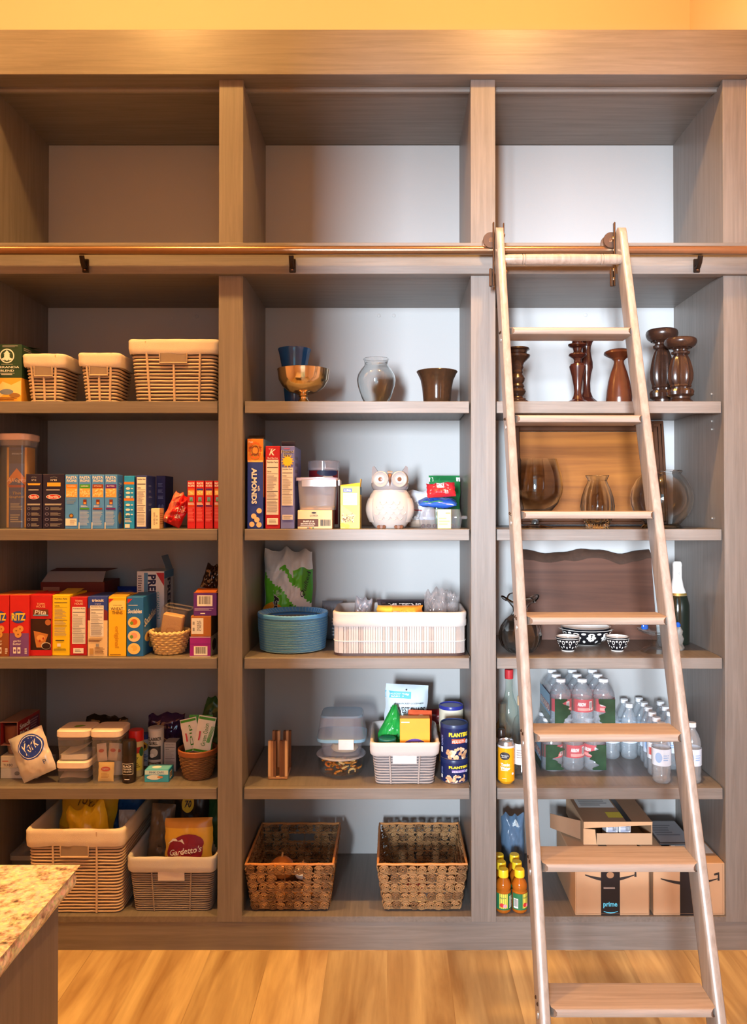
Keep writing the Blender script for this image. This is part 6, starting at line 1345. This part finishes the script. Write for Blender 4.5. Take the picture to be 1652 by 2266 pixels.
def make_bottle(parent,name,loc,h,r,lab,label=None,group=None,rz=0):
    g = G(); g.lathe(wbody(h,r),WB,22,cap=False); o = g.build(name,parent,loc,(0,0,rz),ang=.9)
    if label: tag(o,label,'bottle',group)
    child(o,'cap',lambda g: g.lathe([(r*.45,h*.928),(r*.46,h*.93),(r*.46,h*.995),(r*.42,h),(0,h)],CAPW,18,cap=False))
    def lb(g):
        p = curved(g,r+.0008,h*.30,h*.58,2*PI*.999,sub=28); lab(p)
    child(o,'label',lb); return o
def arrow(p):
    p.rect(0,0,1,1,C(196,60,70)); p.rect(0,.0,.3,1,C(60,80,70)); p.rect(.7,0,1,1,C(60,80,70)); p.rect(.36,.12,.64,.34,C(230,150,140)); barcode(p,.53,.15,.585,.85); p.text('ARROW',.42,.62,.3,WHITE,w=.12,bold=.05)
# shrink-wrapped packs
def pack(label,cx,cy,z,nx,ny,h,r,seed,green):
    t = thing('water_bottle_pack',label,'bottle pack',(cx,cy,z),0,'shrink-wrapped water bottle packs'); rr_ = random.Random(seed); first = None
    for iy in range(ny):
        for ix in range(nx):
            loc = ((ix-(nx-1)/2)*2.03*r,(iy-(ny-1)/2)*2.03*r,0); rz = rr_.uniform(-.5,.5)
            if first is None: first = make_bottle(t,'bottle',loc,h,r,arrow,rz=rz)
            else: dup(first,loc,rz,parent=t)
    w, d = nx*2.03*r+.002, ny*2.03*r+.002
    WR = glassy('shrink_wrap',(248,250,252),.7,.05,(226,232,236),.06,rough=.08); GW = C(44,70,52,rough=.2,var=.5,scale=25); BW_ = C(120,170,214,rough=.25,var=.2); RW = C(196,30,44,rough=.25)
    def wrap(g):
        R = rring(w,d,r*.9,10); rings = [[(x*s_,y*s_,zz+(.003*noise.noise(Vector((x*40,y*40,zz*9))))) for x,y in R] for zz,s_ in ((.002,1.0),(h*.25,1.01),(h*.55,1.01),(h*.70,.985),(h*.80,.93))]
        loft(g,rings,WR)
    child(t,'shrink_wrap',wrap)
    def prn(g,s):
        y = -d/2*1.012-.0015; n = 24; e = [.20+.08*noise.noise(Vector((k*.33,s*5.1+seed,1)))+.05*math.sin(k*.35+s+seed) for k in range(n+1)]
        V = []
        for k in range(n+1): V += [(s*w*.46,y,h*(.05+.55*k/n)),(s*w*(.46-e[k]),y,h*(.05+.55*k/n))]
        g.add(V,[(2*k,2*k+1,2*k+3,2*k+2) for k in range(n)],GW)
    for s in (-1,1): child(t,'wrap_print',lambda g: prn(g,s),label='dark green forest print on the wrap')
    def sideprint(g):
        x = -w/2*1.012-.001
        p = Pr(g,lambda a,b,l: (x-l,d/2*.8-a,b),d*.8,h*.66); p.rect(0,.0,1,1,C(150,190,220)); p.rect(0,.0,1,.3,GW); p.text('ARROWHEAD',.5,.52,.26,RED,w=.96,bold=.10); p.l += .0003; p.text('ARROWHEAD',.5,.52,.24,WHITE,w=.9,bold=.04)
    child(t,'side_print',sideprint,label='pale blue side print with red and white lettering')
    return t
r8 = px2r(1252,1298,.24); hbt = .163
cxp = PX(1274,.245); 
pack('lower shrink-wrapped pack of small water bottles on the shelf',cxp-.022,.245+2.03*r8*.5+.0,Z4,3,3,hbt,r8,2,True)
pack('upper shrink-wrapped pack of small water bottles stacked on the lower one',cxp+.012,.245+2.03*r8*.5+.004,Z4+hbt+.001,3,3,hbt,r8,5,True)
def clearlab(p): p.rect(0,0,1,1,C(206,218,234,rough=.3)); p.ell(.42,.5,.06,.3,C(150,180,220)); p.lines(.5,.3,.6,.7,3,C(150,180,220))
def redlab(p): p.rect(0,0,1,1,C(222,226,232,rough=.3)); p.rect(.3,.25,.7,.7,C(206,80,70))
h5, r5 = .205, .0315
WG = 'loose water bottles on the lower right shelf'
Wp = [(PX(1528,.075),.075,'loose water bottle nearest the shelf edge, right of the ladder rail'),(PX(1461,.075),.075,'loose water bottle at the front, left of the right ladder rail'),
 (.940,.143,'loose water bottle second back in the line leading from the ladder rail'),(.948,.211,'loose water bottle third back in the line leading from the ladder rail'),(.957,.279,'loose water bottle fourth back in the line leading from the ladder rail'),(.963,.347,'loose water bottle fifth back in the line leading from the ladder rail'),(.965,.415,'loose water bottle last in the line leading from the ladder rail'),
 (.831,.33,'loose water bottle nearest the stacked packs'),(.899,.33,'loose water bottle second from the stacked packs'),(.833,.398,'loose water bottle behind the one nearest the packs'),(.901,.398,'loose water bottle behind the second from the packs'),
 (1.016,.215,'loose water bottle behind the right ladder rail'),(1.023,.285,'loose water bottle deeper behind the right ladder rail'),(1.030,.36,'loose water bottle deepest behind the right ladder rail')]
w0 = None
for i,(x,y,lab) in enumerate(Wp):
    if i in (0,4): w0 = make_bottle(None,'water_bottle',(x,y,Z4),h5,r5,clearlab if i == 0 else clearlab,lab,WG)
    elif i == 2: w2_ = make_bottle(None,'water_bottle',(x,y,Z4),h5,r5,redlab,lab,WG)
    else: dup(w0,(x,y,Z4),(i*.37) % 1-.5,lab)

# ---- bottom: juice, parcels
AMB = C(166,90,22,rough=.08,spec=.7); JUICE = AMB
rj = px2r(1101,1134,.05)*1.01; hj = H_(1919,.05,Z5); y0 = YZ(2024,SZ[4])+rj
rj = max(rj,.0245)
jx = .3464+.004+rj
def make_juice(loc,label):
    t = thing('juice_bottle',label,'bottle',loc,0,'amber juice bottles with yellow caps'); r,h = rj,hj
    child(t,'bottle',lambda g: g.lathe([(0,.003),(r*.8,0),(r*.97,.005),(r,.012),(r,h*.50),(r*.92,h*.52),(r*.92,h*.55),(r,h*.58),(r*.97,h*.66),(r*.78,h*.74),(r*.56,h*.79),(r*.5,h*.82)],AMB,32,cap=False))
    child(t,'cap',lambda g: g.lathe([(r*.60,h*.82),(r*.66,h*.83),(r*.66,h*.97),(r*.6,h),(0,h)],C(240,204,40,rough=.35),40,cap=False,wob=lambda a,z: 1+.015*math.cos(a*20)))
    def lb(g):
        p = curved(g,r+.0006,h*.10,h*.48,PI*1.3); p.rect(0,0,1,1,C(40,110,70)); p.rect(.34,.1,.60,1,C(220,206,80)); p.text('Apple',.45,.75,.14,C(40,100,60),w=.2); p.ell(.42,.3,.07,.13,C(200,50,50)); p.ell(.52,.26,.06,.11,C(240,150,170)); p.lines(.66,.1,.86,.85,9,WHITE)
        p.rect(.05,.1,.2,.7,WHITE); p.bars(.06,.2,.19,.66,INK,8)
    child(t,'label',lb); return t
jb0 = None
pos_n = {(0,0):'front juice bottle next to the divider',(1,0):'front juice bottle next to the ladder rail',(0,1):'middle-row juice bottle next to the divider',(1,1):'middle-row juice bottle next to the ladder rail',(0,2):'back-row juice bottle next to the divider',(1,2):'back-row juice bottle next to the ladder rail'}
for iy in range(3):
    for ix in range(2):
        loc = (jx+ix*(2*rj+.0032),y0+iy*(2*rj+.0032),Z5); lab = 'amber yellow-capped '+pos_n[(ix,iy)]
        if jb0 is None: jb0 = make_juice(loc,lab)
        else: dup(jb0,loc,[0,.9,-.5,.7,.3,-.9][iy*2+ix],lab)
g, p = bag(.085,.225,.05,C(86,110,136,rough=.25),4.4,.15,jag=.08); p.ell(.6,.88,.14,.05,C(190,200,206)); put(g,'plastic_bag','blue-grey plastic pouch standing behind the juice bottles','plastic bag',(PX(1124,.27)+.018,.285,Z5),rx=-.05)
KR = C(184,146,112,rough=.75,var=.08,scale=8); KRD = C(150,112,84,rough=.8)
TAPE = C(30,28,32,rough=.3); INKB = C(40,32,30,rough=.6)
def smile(p,u0,u1,v,m,dep=.12):
    n = 18; up = []; lo = []
    for i in range(n+1):
        f = i/n; u = u0+(u1-u0)*f; c = v-dep*math.sin(PI*(f*.82+.09)); th = .030*math.sin(PI*min(1,f*.9+.06))+.004
        up.append((u,c+th+dep*.3)); lo.append((u,c-th+dep*.3))
    for i in range(n): p.poly([lo[i],lo[i+1],up[i+1],up[i]],m); p.l -= p.e*.5
    p.l += p.e; ue = u1; p.poly([(ue-.055,v+.10),(ue+.02,v+.13),(ue+.025,v-.035),(ue-.005,v-.035),(ue-.0,v+.075),(ue-.05,v+.065)],m)
yb1 = YZ(2026,SZ[4])
def parcel(px0,px1,pyt,d,label,tape=None,Y=None,z=Z5,cat='parcel'):
    B = Box(px0,px1,pyt,z,Y if Y is not None else yb1,d,KR,b=.002); return B
B = parcel(1270,1434,1908,.30,''); f = B.f
smile(f,.13,.80,.76,INKB,.13); f.rect(.345,.0,.60,1,TAPE); smile(f,.345,.60,.72,C(120,88,62),.02) if False else None
f.ell(.47,.76,.05,.06,C(150,110,80)); f.lines(.4,.92,.55,.96,2,C(190,180,170)); f.lines(.38,.5,.57,.54,2,C(170,150,140)); f.text('prime',.47,.20,.12,C(90,190,226),w=.19,bold=.03); f.text('(',.475,.065,.19,C(90,190,226),rot=PI/2,w=.045,bold=.0)
for s in (.01,.985): f.rect(s,.02,s+.004,.98,KRD)
f.rect(.02,.035,.98,.04,KRD); B.t.rect(.44,0,.56,1,TAPE)
B.done('cardboard_box','closed cardboard parcel with black tape, lower left of the three','cardboard box','cardboard parcels'); hL = B.h
B = parcel(1442,1600,1910,.24,''); f = B.f; smile(f,.10,.97,.70,INKB,.13) if False else smile(f,.10,.90,.70,INKB,.13); f.rect(.37,0,.60,1,TAPE); f.rect(.02,.035,.98,.04,KRD); f.rect(.965,.02,.97,.98,KRD); B.t.rect(.30,0,.42,1,TAPE); B.t.rect(.44,.3,.97,.8,C(232,228,222)); B.t.lines(.5,.38,.92,.7,5,GREY)
B.done('cardboard_box','closed cardboard parcel with shipping label on top, by the right ladder rail','cardboard box','cardboard parcels'); hR = B.h
# open box resting on the lower parcel, pushed back
yo = YZ(1888,SZ[4]+hL+.0) if False else .14
x0,x1 = PX(1289,.14),PX(1440,.14); zo = Z5+hL+.0004; ho = H_(1818,.14,zo); w = x1-x0; d = .28
t = thing('cardboard_box','open-fronted cardboard box of bottled packs on the lower left parcel','cardboard box',((x0+x1)/2,.14+d/2,zo),0,'cardboard parcels')
KI = C(200,156,116,rough=.8)
def ob(g):
    q = .003
    g.box(-w/2,w/2,-d/2,d/2,0,q,KR); g.box(-w/2,w/2,-d/2,d/2,ho-q,ho,KRD); g.box(-w/2,-w/2+q,-d/2,d/2,q,ho-q,KR); g.box(w/2-q,w/2,-d/2,d/2,q,ho-q,KR); g.box(-w/2+q,w/2-q,d/2-q,d/2,q,ho-q,KR)
    p = topf(g,w,d,ho); p.rect(.05,.45,.6,.95,C(214,212,210)); p.lines(.1,.5,.55,.9,6,GREY); p.rect(.4,.12,.62,.3,C(206,180,60)); p.rect(.62,0,.70,1,TAPE)
child(t,'box_body',ob)
child(t,'flap',lambda g: g.hexa([(-w/2,-d/2-.001,ho-.024),(w/2,-d/2-.001,ho-.012),(w/2,-d/2-.0005,ho-.012),(-w/2,-d/2-.0005,ho-.024),(-w/2,-d/2-.003,ho),(w/2,-d/2-.003,ho),(w/2,-d/2-.001,ho),(-w/2,-d/2-.001,ho)],KI))
child(t,'flap',lambda g: g.hexa([(-w/2-.001,-d/2-.0005,.002),(-w/2+.045,-d/2-.004,.002),(-w/2+.045,-d/2-.001,.002),(-w/2-.001,-d/2+.002,.002),(-w/2-.001,-d/2-.0005,ho-.025),(-w/2+.04,-d/2-.004,ho-.027),(-w/2+.04,-d/2-.001,ho-.027),(-w/2-.001,-d/2+.002,ho-.025)],KI))
child(t,'flap',lambda g: g.box(-w/2+.046,w/2-.003,-d/2-.002,-d/2-.0002,.003,ho*.50,KR))
child(t,'flap',lambda g: g.hexa([(-w/2-.004,-d/2+.03,.006),(-w/2-.095,-d/2+.12,.010),(-w/2-.095,-d/2+.123,.010),(-w/2-.004,-d/2+.033,.006),(-w/2-.004,-d/2+.03,ho-.01),(-w/2-.095,-d/2+.12,ho-.02),(-w/2-.095,-d/2+.123,ho-.02),(-w/2-.004,-d/2+.033,ho-.01)],KRD))
for k,x in enumerate((-.016,.030)):
    g = G(); g.box(-.021,.021,-.03,.03,0,ho*.80,C(214,216,222,rough=.4),.003); p = front(g,.042,.06,ho*.8); p.lines(.1,.45,.9,.95,7,C(120,130,160),.5,.4); p.bars(.55,.6,.92,.9,INK,8)
    tag(g.build('printed_carton',None,(t.location.x+x,t.location.y-d/2+.045,zo+.0034)),('small white printed carton inside the open box, nearer its taped edge','small white printed carton inside the open box, nearer its far side')[k],'carton','white cartons in the open box')
B = Box(1456,1535,1866,Z5+hR+.0012,.14,.20,C(70,62,60,rough=.5),b=.003); B.t.rect(.04,.05,.96,.95,C(150,150,156)); B.t.lines(.1,.3,.8,.8,5,C(110,110,118)); B.f.rect(0,.3,1,.5,C(40,60,70)); B.done('shipping_mailer','flat dark mailer with a grey label lying on the right parcel','mailer')
